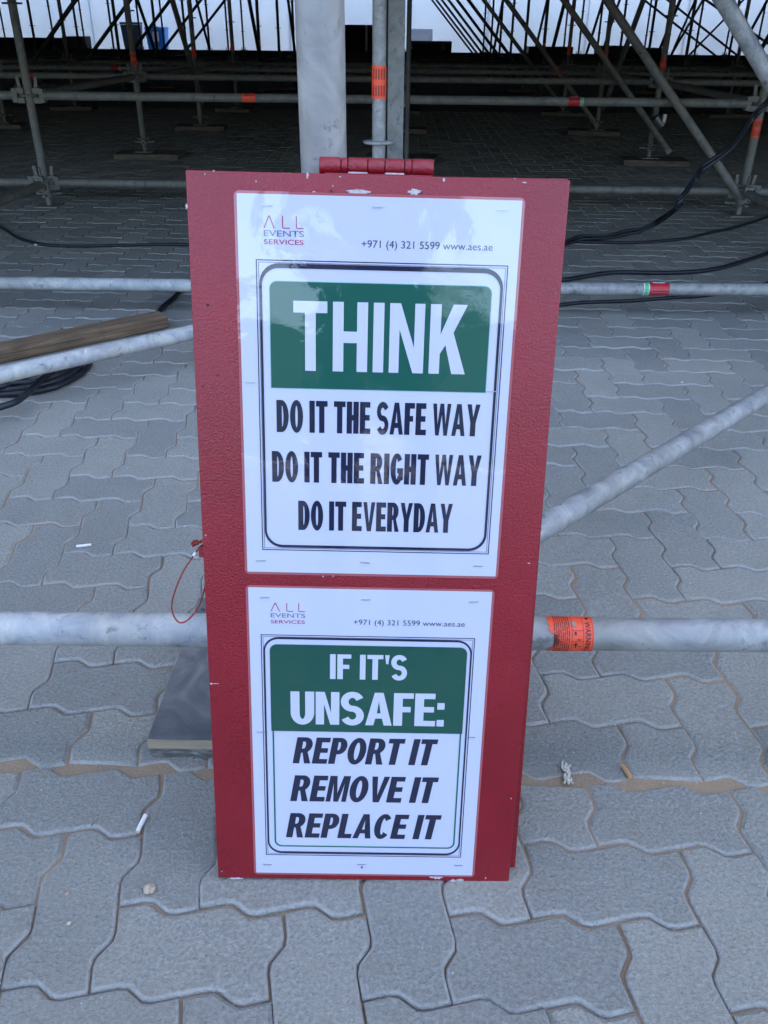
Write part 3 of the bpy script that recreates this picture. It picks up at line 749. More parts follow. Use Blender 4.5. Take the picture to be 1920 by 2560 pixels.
MB().box((0, 0, .004), (.1, .1, .008)).obj('base_plate', M['galv_dark'], tp)
L0, R0 = grid(0, .03-bay), grid(0, .03+bay)
L0.z = R0.z = .12; m0 = Vector((P0.x, 3.5, .12))
a = gp(0, 712, .12); L0 = Vector((-2.35, a.y+.03, .12))
ledger(L0, m0, 'pale galvanised tube low over the pavers, left of the sign and behind the timber', 'low tubes round the sign', 'galv_pale', r=.0262)
b = gp(1900, 722, .12)
ledger(m0, Vector((2.36, b.y, .12)), 'grey tube with red and green sticker, low over the pavers right of the sign', 'low tubes round the sign', 'galv', stickers=[((gp(1603, 720, .12)-m0).length, .108, 'green_left')])
for kx, sd in ((L0, 'left'), (Vector((2.36, b.y, .12)), 'right')):
    standard((kx.x, kx.y, 0), f'scaffold post just outside the picture on the {sd}, carrying the tubes at the floor', 'scaffold posts under the grandstand', mat='galv', near=True)
A = atY(1808, 0, 3.45); B = atY(1925, 198, 3.45); d = (B-A).normalized()
brace(A-d*1.05, B+d*.95, 'thick pale brace crossing the upper right corner of the picture', 'braces', 'galv', r=.030)
# floor diagonals
A = gp(0, 938, .12); B = gp(475, 832, .12); d = (B-A).normalized()
ledger(A-d*1.35, B+d*(.80), 'pale tube slanting over the floor left of the sign, in front of the timber', 'low tubes round the sign', 'galv_pale', (False, False), r=.0265)
PX, PY = -.0735, 1.033           # the big pole
A = gp(1345, 1325, .19); B = gp(1920, 985, .15); d = (B-A).normalized()
ledger(A-d*.48, B+d*1.45, 'pale tube rising to the right edge from behind the sign', 'low tubes round the sign', 'galv', (False, False), r=.0265)
# front row: pole, jack, cross tubes
fp = thing('front_pole', 'thick scuffed galvanised pole standing close behind the sign', 'pole', (PX, PY, 0))
bw = .0262*1.0
MB().tube([(0, 0, .06), (0, 0, .5), (0, 0, 1.0), (0, 0, 1.6), (0, 0, 2.6)], .0265, 32, inner=.85).obj('tube', M['galv'], fp)
MB().box((0, 0, .045), (.15, .15, .008), None, .002).obj('base_plate', M['galv'], fp)
MB().tube([(0, 0, .049), (0, 0, .2)], .019, 16).obj('jack_spindle', M['galv'], fp)
rm = MB().lathe(rosette_prof(), 24).mesh('rosette', M['galv']); link('rosette', rm, fp, (0, 0, .25))
zA = .25
a = gp(0, 1580, zA); b = gp(1900, 1625, zA)
ledger((-2.3, PY, zA), (PX, PY, zA), 'thick chalky tube crossing low behind the sign on its left', 'low tubes round the sign', 'galv_pale', r=.0262, segs=28)
LR = ledger((PX, PY, zA), (2.2, PY, zA), 'thick tube with the orange warning sticker, low behind the sign on its right', 'low tubes round the sign', 'galv', r=.0262, segs=28)
# the WARNING sticker on it: built round the tube (x along the tube, angle downwards over its near side)
rT = .0262+.0009
def on_tube(me, r):
    """flat x,y -> along the tube, round the tube; y=0 faces the camera"""
    for v in me.vertices:
        x, y = v.co.x, v.co.y; a = R(38)+y/rT
        v.co = Vector((x, -r*math.cos(a), r*math.sin(a)))
    return me
xs = (gp(1368, 1600, zA).x-PX, gp(1480, 1600, zA).x-PX)
def grid_patch(x0, x1, y0, y1, nx, ny, m, name, jag=None):
    vs = []; fs = []
    for j in range(ny+1):
        for i in range(nx+1):
            x = x0+(x1-x0)*i/nx; y = y0+(y1-y0)*j/ny
            if jag and i == 0: x += jag(y)
            vs.append((x, y, 0))
    for j in range(ny):
        for i in range(nx): a_ = j*(nx+1)+i; fs.append((a_, a_+1, a_+nx+2, a_+nx+1))
    mb = MB(); mb.add(vs, fs, True); return mb.mesh(name, m)
sx0, sx1 = xs
hh = rT*1.5
stk = link('warning_sticker', on_tube(grid_patch(sx0, sx1, -hh, hh, 8, 20, M['orange'], 'warning_sticker', lambda y: .020*max(0, 1-abs(y+.012)/.018)+.004*noise.noise((y*300, 0, 0))), rT), LR)
W_ = sx1-sx0
me = text_mesh('lettering', 'WARNING', M['ink_stk'], 0, .052, 0, .0085, 0, bold=.01)
for v in me.vertices:
    x, y = v.co.x, v.co.y; v.co = Vector((sx1-.0135+y, .020-x, 0))       # reads downwards round the tube
for e_ in (): pass
bm = bmesh.new(); bm.from_mesh(me); bmesh.ops.subdivide_edges(bm, edges=[e for e in bm.edges if e.calc_length() > .004], cuts=2); bmesh.ops.triangulate(bm, faces=bm.faces[:]); bm.to_mesh(me); bm.free()
link('lettering', on_tube(me, rT+.0005), stk)
mb = MB()
def strip(x0, x1, y0, y1):
    n = max(1, int(abs(y1-y0)/.004)); b_ = len(mb.v)
    vs = []; fs = []
    for i in range(n+1): vs += [(x0, y0+(y1-y0)*i/n, 0), (x1, y0+(y1-y0)*i/n, 0)]
    for i in range(n): fs.append((2*i, 2*i+1, 2*i+3, 2*i+2))
    mb.add(vs, fs, False)
strip(sx1-.0165, sx1-.0160, -hh, hh); strip(sx1-.034, sx1-.0335, -hh, hh); strip(sx1-.0335, sx1-.0165, .0045, .005); strip(sx1-.0335, sx1-.0165, -.0125, -.012)
strip(sx1-.0022, sx1-.0018, -hh, hh)
# pictograms: a falling figure, a post, a triangle
strip(sx1-.030, sx1-.027, -.002, .003); strip(sx1-.026, sx1-.020, -.010, -.0085); strip(sx1-.0285, sx1-.0265, -.024, -.014); strip(sx1-.032, sx1-.024, -.0185, -.0170); strip(sx1-.023, sx1-.019, -.022, -.0205)
mb.add([(sx1-.013, .0305, 0), (sx1-.005, .0305, 0), (sx1-.009, .0235, 0)], [(0, 2, 1)])
for k in range(9):
    x = sx1-.0375-.0032*k
    if x < sx0+.008: break
    rr = random.Random(k); y = hh-.004
    while y > -hh+.006:
        l = rr.uniform(.006, .016); strip(x-.0012, x, max(y-l, -hh+.002), y); y -= l+.0016
ob = link('printed_lines', on_tube(mb.mesh('printed_lines', M['ink_stk']), rT+.0005), stk)
mb = MB(); mb.add([(sx1-.030+.0035*math.cos(R(a_)), .0155+.0045*math.sin(R(a_)), 0) for a_ in range(0, 360, 30)]+[(sx1-.030, .0155, 0)], [(k, (k+1) % 12, 12) for k in range(12)])
link('scraped_patch', on_tube(mb.mesh('scraped_patch', M['galv']), rT+.0009), stk)
# sole plates under the pole
sp = thing('base_board', 'dark film-faced plywood board on a rotten one, under the pole behind the sign', 'board', (0, 0, 0))
bx0, bx1, by0, by1 = -.388, .185, 1.002, 1.40
def pan(x0, x1, y0, y1, z0, z1, rag=0.0, n=24):
    poly = []
    for i in range(n): poly.append((x0+(x1-x0)*i/n, y0+rag*random.uniform(-1, 1)))
    for i in range(6): poly.append((x1, y0+(y1-y0)*i/6))
    for i in range(6): poly.append((x1+(x0-x1)*i/6, y1))
    for i in range(8): poly.append((x0+rag*random.uniform(-1, 1), y1+(y0-y1)*i/8))
    return MB().prism(poly, z0, z1)
Mr = Matrix.Translation((-.1, 1.2, 0)) @ Matrix.Rotation(R(-1.2), 4, 'Z') @ Matrix.Translation((.1, -1.2, 0))
pan(bx0, bx1, by0, by1, .0175, .0375, .0006).obj('board', M['ply_edge'], sp, mat=Mr)
pan(bx0+.001, bx1, by0+.001, by1, .0376, .0392, .0012).obj('film_face', M['film'], sp, mat=Mr)
pan(bx0+.004, bx1-.02, by0-.003, by1-.01, .0012, .0172, .0045).obj('rotten_board', M['ply_dark'], sp, mat=Mr)
#PART3
# ------------------------------------------------------------------ the sign
SW, SL = .4209, .9484
def RX(a): return Matrix.Rotation(a, 3, 'X')
yaw, lean, rol = R(.6557), R(12.0147), R(1.0103)
Rb = Matrix.Rotation(yaw, 3, 'Z') @ Matrix.Rotation(-lean, 3, 'X') @ Matrix.Rotation(rol, 3, 'Y')
ax, ay, az = Rb.col[0], Rb.col[1], Rb.col[2]
SO = Vector((-.023925, .773071, .002))
SM = Matrix((ax, az, -ay)).transposed().to_4x4(); SM.translation = SO
sign = thing('sign_board', 'red painted folding board with two white safety posters, leaning on the pole', 'sign', mat=SM)
SMi = SM.inverted()
def bp(x, y, z=0.0):
    """photo pixel -> (u, v) on the sign's face, z in front of it"""
    r = SMi.to_3x3() @ ray(x, y); o = SMi @ Vector((0, 0, H)); t = (z-o.z)/r.z; P = o+r*t
    return (P.x, P.y)
def rrect(x0, x1, y0, y1, r, n=8, corners=(1, 1, 1, 1)):
    out = []
    for (cx, cy, a0, use) in ((x1-r, y0+r, -90, corners[0]), (x1-r, y1-r, 0, corners[1]), (x0+r, y1-r, 90, corners[2]), (x0+r, y0+r, 180, corners[3])):
        if use: out += [(cx+r*math.cos(R(a0+90*k/n)), cy+r*math.sin(R(a0+90*k/n))) for k in range(n+1)]
        else: out.append((cx+(r if a0 in (-90, 0) else -r), cy+(r if a0 in (0, 90) else -r)))
    return out
def flat(name, poly, m, z, parent):
    mb = MB(); mb.add([(x, y, z) for x, y in poly], [tuple(range(len(poly)))]); return mb.obj(name, m, parent)
def ring(mb, o, i, z):
    n = len(o); mb.add([(x, y, z) for x, y in o]+[(x, y, z) for x, y in i], [(k, (k+1) % n, n+(k+1) % n, n+k) for k in range(n)])
def panel(name, u0, u1, v0, v1, z0, z1, mat4=None):
    bm = bmesh.new(); bmesh.ops.create_cube(bm, size=1)
    for v in bm.verts: v.co = Vector(((u0+u1)/2+v.co.x*(u1-u0), (v0+v1)/2+v.co.y*(v1-v0), (z0+z1)/2+v.co.z*(z1-z0)))
    bmesh.ops.bevel(bm, geom=bm.edges[:], offset=.0016, segments=3, affect='EDGES', profile=.5)
    me = bpy.data.meshes.new(name); bm.to_mesh(me); bm.free(); me.materials.append(M['red'])
    me.polygons.foreach_set('use_smooth', [True]*len(me.polygons))
    return link(name, me, sign, mat=mat4)
panel('front_panel', -SW/2, SW/2, 0, SL, -.018, 0)
panel('rear_panel', -SW/2+.004, SW/2+.0015, .0062, SL+.0005, -.0375, -.0195, Matrix.Translation((0, SL, 0)) @ Matrix.Rotation(R(.62), 4, 'Z') @ Matrix.Translation((0, -SL, 0)))
# hinge
hg = bpy.data.objects.new('hinge', MB().box((0, SL+.0006, -.0188), (.118, .0012, .030)).mesh('hinge', M['red'])); COL.objects.link(hg); hg.parent = sign
hx = [bp(700+x/2.765, 415)[0] for x in (265, 416, 420, 465, 469, 604, 608, 724, 728, 861, 865, 914, 917, 1068)]
for k in range(0, 14, 2):
    MH = Matrix.Translation((hx[k], SL+.0098, -.0188)) @ Matrix.Rotation(R(90), 4, 'Y')
    rr_ = .0088 if k not in (2, 10) else .0084
    l = hx[k+1]-hx[k]
    MB().lathe([(rr_*.9, 0), (rr_, .0008), (rr_, l-.0008), (rr_*.9, l)], 24, MH).obj('knuckle', M['red'], hg)
MB().tube([(hx[0]+.001, SL+.0098, -.0188), (hx[-1]-.001, SL+.0098, -.0188)], .006, 12).obj('pin', M['red_dark'], hg)
for a_, b_ in ((470, 603), (730, 860)):
    u0, u1 = bp(700+a_/2.765, 432)[0], bp(700+b_/2.765, 432)[0]
    MB().box(((u0+u1)/2, SL+.0016, -.0080), (u1-u0, .0028, .0016)).obj('bare_leaf_edge', M['chip'], hg)
# ---- posters
def poster(x0, x1, y0, y1, label):
    rim = flat('poster', rrect(x0-.0032, x1+.0032, y0-.0034, y1+.0030, .006), M['laminate_rim'], .0007, sign)
    rim['label'] = label
    mb = MB(); poly = rrect(x0, x1, y0, y1, .0012, 2)
    mb.prism(poly, .0008, .0012); mb.obj('sheet', M['paper'], rim)
    return rim
Z1, Z2, Z3 = .0015, .0018, .0021
def frame_lines(p, x0, x1, y0, y1, ringspec, ring_m):
    mb = MB()
    for a_, w_ in ((0, .0011), (.0027, .0005)):
        ring(mb, [(x0+a_, y0+a_), (x1-a_, y0+a_), (x1-a_, y1-a_), (x0+a_, y1-a_)], [(x0+a_+w_, y0+a_+w_), (x1-a_-w_, y0+a_+w_), (x1-a_-w_, y1-a_-w_), (x0+a_+w_, y1-a_-w_)], Z1)
    mb.obj('frame_line', M['sign_ink'], p)
    (rx0, rx1, ry0, ry1, rr_, tl, tr, tb, tt) = ringspec
    mb = MB(); ring(mb, rrect(rx0, rx1, ry0, ry1, rr_), rrect(rx0+tl, rx1-tr, ry0+tb, ry1-tt, rr_-max(tl, tb)*.8), Z2)
    mb.obj('rounded_border', ring_m, p)
def logo(p, x0, y_sv0, y_sv1, y_ev0, y_ev1, ya0, ya1, wd):
    s_ = wd/.0446; mb = MB(); t = .0010*s_
    def bar(x, y, x2, y2):
        d = Vector((x2-x, y2-y)); n = Vector((-d.y, d.x)).normalized()*t/2
        mb.add([(x-n.x, y-n.y, Z1), (x+n.x, y+n.y, Z1), (x2+n.x, y2+n.y, Z1), (x2-n.x, y2-n.y, Z1)], [(0, 3, 2, 1)])
    a = x0+.0004; bar(a, ya0, a+.0056*s_, ya1); bar(a+.0112*s_, ya0, a+.0058*s_, ya1)
    for q_ in (.0205, .0358):
        bar(a+q_*s_, ya1, a+q_*s_, ya0+t/2); bar(a+q_*s_+t/2, ya0+t/2, a+(q_+.0082)*s_, ya0+t/2)
    mb.obj('logo_mark', M['sign_red'], p)
    link('logo_name', text_mesh('logo_name', 'EVENTS', M['sign_grey'], x0, x0+wd, y_ev0, y_ev1, Z1, bold=.004), p)
    link('logo_name', text_mesh('logo_name', 'SERVICES', M['sign_red'], x0, x0+wd*.985, y_sv0, y_sv1, Z1, bold=.004), p)
def letter(p, s, m, x0, x1, y0, y1, z, **kw): return link('lettering', heavy('lettering', s, m, x0, x1, y0, y1, z, **kw), p)
# upper
pu = poster(-.1552, .1590, .4788, .9260, 'upper poster with the green THINK panel')
logo(pu, -.1262, .8735, .8789, .8820, .8884, .8905, .9038, .0446)
link('phone_line', text_mesh('phone_line', '+971 (4) 321 5599 www.aes.ae', M['sign_dkgrey'], -.0174, .1293, .8700, .8806, Z1, bold=-.002), pu)
frame_lines(pu, -.1358, .1483, .5086, .8572, (-.1322, .1440, .5125, .8535, .022, .0026, .0030, .0036, .0052), M['sign_ink'])
gb = flat('green_panel', rrect(-.1213, .1318, .7124, .8344, .0085, corners=(0, 1, 1, 0)), M['sign_cyan'], Z1, pu)
flat('green_field', rrect(-.1206, .1311, .7131, .8337, .0080, corners=(0, 1, 1, 0)), M['sign_green'], Z2, gb)
letter(gb, 'THINK', M['sign_white'], -.0942, .1057, .7338, .8130, Z3, tv=.190, gap=.10)
letter(pu, 'DO IT THE SAFE WAY', M['sign_ink'], -.1153, .1266, .6598, .6985, Z1, tv=.275, th=.175, gap=.065)
letter(pu, 'DO IT THE RIGHT WAY', M['sign_ink'], -.1217, .1318, .5978, .6363, Z1, tv=.275, th=.175, gap=.065)
letter(pu, 'DO IT EVERYDAY', M['sign_ink'], -.0904, .1000, .5362, .5742, Z1, tv=.275, th=.175, gap=.065)
# lower
pl_ = poster(-.1550, .1562, .0118, .4572, 'lower poster headed IF IT\'S UNSAFE')
logo(pl_, -.1270, .4074, .4124, .4160, .4219, .4244, .4366, .0445)
link('phone_line', text_mesh('phone_line', '+971 (4) 321 5599 www.aes.ae', M['sign_dkgrey'], -.0201, .1237, .4052, .4152, Z1, bold=-.002), pl_)
frame_lines(pl_, -.1404, .1382, .0432, .3915, (-.1372, .1352, .0470, .3882, .020, .0020, .0020, .0032, .0030), M['sign_ink'])
gb = bpy.data.objects.new('green_panel', None)
mb = MB(); ring(mb, rrect(-.1278, .1280, .0582, .3772, .010), rrect(-.1254, .1256, .0606, .3748, .0085), Z1); gb = mb.obj('green_panel', M['sign_cyan'], pl_)
mb = MB(); ring(mb, rrect(-.1273, .1275, .0587, .3767, .010), rrect(-.1259, .1261, .0601, .3753, .0088), Z2); mb.obj('green_outline', M['sign_green_dark'], gb)
flat('green_field', rrect(-.1290, .1290, .2478, .3778, .0095, corners=(0, 1, 1, 0)), M['sign_green_dark'], Z2+.0002, gb)
letter(gb, "IF IT'S", M['sign_white'], -.0503, .0512, .3285, .3650, Z3+.0002, tv=.21)
letter(gb, 'UNSAFE:', M['sign_white'], -.1027, .1031, .2592, .3090, Z3+.0002, tv=.235, gap=.04)
letter(pl_, 'REPORT IT', M['sign_ink'], -.1010, .0973, .1968, .2382, Z1, tv=.245, th=.18, gap=.055, shear=.19)
letter(pl_, 'REMOVE IT', M['sign_ink'], -.1050, .1010, .1352, .1775, Z1, tv=.245, th=.18, gap=.055, shear=.19)
letter(pl_, 'REPLACE IT', M['sign_ink'], -.1117, .1077, .0740, .1152, Z1, tv=.245, th=.18, gap=.055, shear=.19)
# staples
rs = random.Random(5)
sm_ = MB().box((0, 0, .0006), (.0115, .0009, .0008)).box((-.0054, 0, .0002), (.0009, .0009, .0014)).box((.0054, 0, .0002), (.0009, .0009, .0014)).mesh('staple', M['staple'])
def staple(px, py, p):
    u, v = bp(px, py); link('staple', sm_, p, mat=Matrix.Translation((u, v, .0014)) @ Matrix.Rotation(R(rs.uniform(-3, 3)), 4, 'Z'))
for x, y in ((668, 514), (943, 518), (1255, 525)): staple(x, y, pu)
for x, y in ((147, 707), (1500, 758), (208, 1705), (790, 1716), (1422, 1735)): staple(560+x/2.242, 640+y/2.242, pu)
for x, y in ((229, 162), (794, 175), (1399, 187), (209, 915), (1380, 945), (244, 1657), (770, 1657), (1313, 1662)): staple(560+x/2.242, 1420+y/2.242, pl_)
# a strip of torn tape and the scuffs on the upper sheet
# chips of missing paint
def chip(px, py, wpx, hpx, seed, m='chip', name='paint_chip', z=.0003, n=22):
    u, v = bp(px, py); s_ = .00044; rr = random.Random(seed); poly = []
    for k in range(n):
        a = 2*math.pi*k/n; q_ = 1+rr.uniform(-.35, .25)
        poly.append((u+math.cos(a)*wpx*s_*.5*q_, v+math.sin(a)*hpx*s_*.5*q_))
    mb = MB(); mb.prism(poly, -.0006, z); return mb.obj(name, M[m], sign)
T_ = lambda x, y: (700+x/2.765, y/2.765)
for i, (x, y, w_, h_) in enumerate(((542, 1325, 56, 11), (930, 1326, 34, 14), (190, 1212, 6, 14), (235, 1330, 9, 7), (1133, 1243, 7, 8), (415, 1222, 5, 3), (365, 1285, 3, 4), (1622, 1233, 3, 4), (1690, 1262, 12, 3))):
    chip(*T_(x, y), w_, h_, i)
for i, (x, y, w_, h_) in enumerate(((1108, 886, 4, 4), (1062, 902, 3, 5), (1328, 940, 3, 5), (967, 1070, 5, 14))): chip(x/2.074, y/2.074, w_, h_, 20+i)
for i, (x, y, w_, h_) in enumerate(((590, 2196, 44, 7), (1091, 2192, 42, 18), (1132, 2202, 24, 11), (1150, 2200, 26, 9), (1214, 2195, 4, 8), (555, 2178, 4, 3), (528, 1709, 7, 6), (540, 1709, 20, 2), (808, 1441, 6, 4), (833, 1440, 4, 4), (1322, 1408, 8, 3), (1278, 1996, 4, 4), (514, 1338, 5, 3), (487, 1930, 4, 2))):
    chip(x, y, w_, h_, 40+i)
for i, (x, y, w_, h_) in enumerate(((828, 480, 9, 9), (1054, 481, 6, 6), (520, 763, 10, 7), (544, 938, 8, 6), (508, 966, 5, 7), (531, 970, 4, 5), (525, 1228, 4, 3), (539, 1228, 3, 3), (536, 1550, 3, 3), (558, 1549, 3, 6), (577, 1548, 3, 3), (1269, 2038, 7, 9), (1300, 1558, 3, 4), (1282, 1624, 3, 3))):
    chip(x, y, w_, h_, 80+i, 'red_dark', 'nail_hole', .0002, 12)
chip(905, 2167, 9, 8, 201, 'sign_red', 'red_smear', .0016); chip(667, 500, 20, 9, 203, 'galv_pale', 'tape_scrap', .0014) if False else None
# small bits of dirt along the hinge screws
for k, u in enumerate((-.05, .05)):
    pass
# limiter cord hanging at the left edge
cpts = [(1512, 175), (1475, 205), (1446, 247), (1402, 310), (1360, 375), (1328, 445), (1298, 520), (1278, 590), (1272, 655), (1288, 712), (1326, 758), (1372, 752), (1420, 712), (1462, 655), (1492, 590), (1512, 520), (1524, 440)]
def b3(x, y, z): u, v = bp(x, y, z); return (u, v, z)
pth = smooth_path([b3(x/2.9625, 1300+y/2.9625, -.010-.004*math.sin(i)) for i, (x, y) in enumerate(cpts)], 8)
cord = MB().tube(pth, .00105, 8).obj('limiter_cord', M['redcord'], sign)
k0 = b3(1448/2.9625, 1300+240/2.9625, -.010)
k1 = b3(1434/2.9625, 1300+264/2.9625, -.010)
MB().tube([k0, k1], .0019, 8).obj('bare_stretch', M['white_stk'], cord)
mb = MB()
for j, (x, y) in enumerate(((1448, 180), (1440, 165), (1470, 170))):
    c = Vector(b3(x/2.9625, 1300+y/2.9625, -.009)); 
    pts = [c+Vector((.0035*math.cos(a), .003*math.sin(a*1.3), .002*math.sin(a))) for a in [t*.8 for t in range(9)]]; mb.tube(pts, .0013, 6)
mb.tube([b3(1500/2.9625, 1300+150/2.9625, -.009), b3(1465/2.9625, 1300+170/2.9625, -.009), b3(1427/2.9625, 1300+155/2.9625, -.009)], .0012, 6)
mb.obj('knot', M['redcord'], cord)
mb = MB()
mb.box((-SW/2-.002, bp(1490/2.9625, 1300+255/2.9625)[1], -.010), (.010, .014, .006), None, .001); mb.obj('cord_bracket', M['red'], sign)
# ------------------------------------------------------------------ timber, cables, litter
a = gp(0, 913, 0); b = gp(425, 822, 0); d = (b-a).normalized(); nrm = Vector((-d.y, d.x, 0))
tb = thing('timber_beam', 'rough brown timber lying on the pavers behind the slanting tube', 'timber', mat=frame(b-d*.75+nrm*.047+Vector((0, 0, .030)), b-d*.75+nrm*.047+Vector((0, 0, .030))+d))
mb = MB(); mb.box((0, 0, 0), (1.50, .088, .052), None, .007); mb.obj('beam', M['wood'], tb)
mb = MB(); mb.box((0, .008, .0258), (1.44, .0022, .0012)); mb.box((-.1, -.0440, .004), (1.0, .0012, .002)); mb.obj('crack', M['ink_stk'], tb)
def cable(pix, r, label, zs=None, name='cable', group=None, extra0=(), extra1=(), k=8, twin=False):
    pts = []
    for i, p_ in enumerate(pix):
        z = r+.001
        if len(p_) == 4: P = atY(p_[0], p_[1], p_[3])
        elif len(p_) == 3: P = gp(p_[0], p_[1], p_[2])
        else: P = gp(p_[0], p_[1], z)
        pts.append(P)
    sp_ = smooth_path(pts, k); o0 = sp_[0].copy()
    mb = MB().tube([q_-o0 for q_ in sp_], r, 10)
    if twin:
        mb.tube([q_-o0+Vector((.0, .9*r, 1.5*r+.004*math.sin(i*.35))) for i, q_ in enumerate(sp_)], r*.8, 8)
    o = mb.obj(name, M['cable'], None, o0); tag(o, label, 'cable', group); return o
Zc = lambda x, y: (x/2.9625, 400+y/2.9625)
Zd = lambda x, y: (1340+x/2.86, 480+y/2.86)
CG = 'black cables lying under the scaffold'
behind1 = [(600, 613), (800, 612), (1000, 611), (1200, 610), (1340, 608)]
cable([(-160, 500), (-80, 530), (0, 567), (44, 594), (91, 608), (135, 614), (220, 615), (304, 613), (400, 611), (468, 612)]+behind1+[Zd(212, 352), Zd(330, 356), Zd(640, 363), Zd(860, 352), Zd(1010, 340), Zd(1130, 320), Zd(1250, 290), Zd(1400, 260), Zd(1500, 230), Zd(1659, 175), (1990, 510), (2100, 480)], .0085,
      'thin black cable running across the floor behind the sign, curving up at the left edge', group=CG)
cable([(1330, 620), (1380, 615), Zd(212, 372), Zd(330, 338)+(.02,), Zd(500, 330)+(.02,), Zd(620, 306)+(.03,), Zd(750, 279)+(.05,), Zd(870, 222, )+(.10,), Zd(960, 160)+(.18,), Zd(1040, 90)+(.27,), (1692, 516, .36), (1738, 451, .46), (1764, 420, .52), (1829, 369, .60), (1877, 304, .70), (1920, 256, .78), (1990, 160, .92), (2060, 40, 1.1)], .0098,
      'twisted pair of black cables rising off the floor to the right edge', group=CG, twin=True)
cable([(380, 800), (409, 766), (435, 745), (452, 725), (473, 706), (520, 692), (700, 690), (900, 695), (1200, 700), (1340, 697), (1405, 700), Zd(340, 605), Zd(480, 583), Zd(620, 574), Zd(880, 578), Zd(1100, 572), Zd(1250, 555), Zd(1370, 530), Zd(1500, 490), Zd(1659, 437), (2000, 600), (2100, 560)], .0112,
      'thickest black cable, from the end of the timber behind the sign to the right edge', group=CG)
cable([(1300, 770), (1380, 764), Zd(165, 808), Zd(340, 790), Zd(620, 780), Zd(850, 765), Zd(1000, 753), Zd(1160, 745), Zd(1300, 728), Zd(1450, 705), Zd(1659, 650), (2000, 690)], .008,
      'thin black cable passing under the tube with the red sticker', group=CG)
# coil at the left
coil = thing('cable_coil', 'loose loops of thick black cable on the pavers below the slanting tube', 'cable coil', gp(40, 960, 0))
co = coil.location.copy()
loops = [[(225, 905), (222, 913), (205, 932), (165, 955), (128, 970), (70, 981), (0, 986), (-80, 985), (-160, 965)],
         [(205, 908), (196, 920), (160, 944), (111, 960), (50, 971), (0, 975), (-80, 976), (-170, 960)],
         [(190, 908), (172, 923), (135, 940), (84, 954), (34, 958), (0, 967), (-70, 970), (-150, 950)],
         [(160, 905), (122, 935), (98, 953), (71, 981), (40, 1004), (0, 1018), (-60, 1035), (-150, 1040)],
         [(150, 905), (100, 930), (40, 945), (-40, 952), (-140, 940)]]
for i, lp in enumerate(loops):
    pts = smooth_path([gp(x, y, .012+.013*min(i, 3)*(1 if i != 4 else .3))-co for x, y in lp], 8)
    MB().tube(pts, .0105, 10).obj('strand', M['cable'], coil)
def butt(x1, y1, x2, y2, label, m='butt', r=.0038, filt=True):
    a = gp(x1, y1, r); b = gp(x2, y2, r); t = thing('cigarette_butt', label, 'cigarette butt', mat=frame(a, b)); L = (b-a).length
    mb = MB(); rr = random.Random(x1); pts = [(L*k/5, rr.uniform(-.0003, .0003), rr.uniform(-.0003, .0002)) for k in range(6)]
    mb.tube(pts, [r*rr.uniform(.86, 1.02) for _ in pts], 10); mb.obj('paper', M[m], t)
    MB().tube([(-.0004, 0, 0), (.0002, 0, 0)], r*.8, 10).obj('filter_end', M['filter'], t)
butt(191, 1366, 228, 1362, 'white cigarette butt on the pavers left of the sign, above the chalky tube')
butt(344, 2079, 364, 2038, 'white cigarette butt on the pavers left of the sign, in the near field')
butt(1556, 1914, 1577, 1944, 'tan cigarette butt on the sand joint right of the sign', 'butt_tan', .0042)
def stone(px, py, s, label, m='pebble', name='pebble', cat='pebble', fl=.5, seed=1):
    P = gp(px, py, 0); bm = bmesh.new(); bmesh.ops.create_icosphere(bm, subdivisions=2, radius=s)
    for v in bm.verts: v.co *= 1+.35*noise.noise(v.co*(1.3/s)+Vector((seed*3.1, 0, 0))); v.co.z *= fl
    zmin = min(v.co.z for v in bm.verts)
    for v in bm.verts: v.co.z -= zmin
    me = bpy.data.meshes.new(name); bm.to_mesh(me); bm.free(); me.materials.append(M[m])
    o = link(name, me, None, P); tag(o, label, cat); return o
stone(374, 2226, .0085, 'small tan pebble on the pavers left of the sign foot', seed=2)
stone(168, 2236, .0030, 'tiny pinkish crumb of stone near the lower left', seed=5)
stone(173, 2310, .0034, 'tiny brown crumb on the paver below the pebble', seed=6)
stone(91, 613, .012, 'small white scrap beside the thin cable at the left', 'white_stk', 'scrap', 'litter', .4, 3)
stone(152, 621, .010, 'flat pale scrap against the thin cable', 'rag', 'scrap', 'litter', .2, 4)
stone(103, 647, .010, 'dark curled leaf scrap below the thin cable', 'wood', 'scrap', 'litter', .3, 8)
stone(1705, 957, .004, 'white grain of stone on the pavers at the right', 'white_stk', 'scrap', 'litter', .5, 9)
# frayed knot of cord in the sand joint
P = gp(1416, 1940, 0); rr = random.Random(11); rg = thing('cord_scrap', 'frayed scrap of pale knotted cord in the sandy joint right of the sign', 'litter', P)
mb = MB()
for k in range(7):
    a = rr.uniform(0, 6.28); pts = [(rr.gauss(0, .0035), .0015*j*5-.018+rr.gauss(0, .002), .004+rr.uniform(-.002, .003)) for j in range(6)]
    mb.tube(smooth_path(pts, 3), .0017, 6)
mb.obj('strands', M['rag'], rg)
# splinter on the near left pavers
for i, (x1, y1, x2, y2) in enumerate(((228, 2063, 246, 2046), (282, 1735, 290, 1738))):
    a = gp(x1, y1, .001); b = gp(x2, y2, .001); o = MB().tube([Vector((0, 0, 0)), b-a], .0007, 5).obj('splinter', M['wood'], None, a); tag(o, ['thin brown splinter crossing a joint at the lower left', 'tiny dark splinter beside the base board'][i], 'litter')
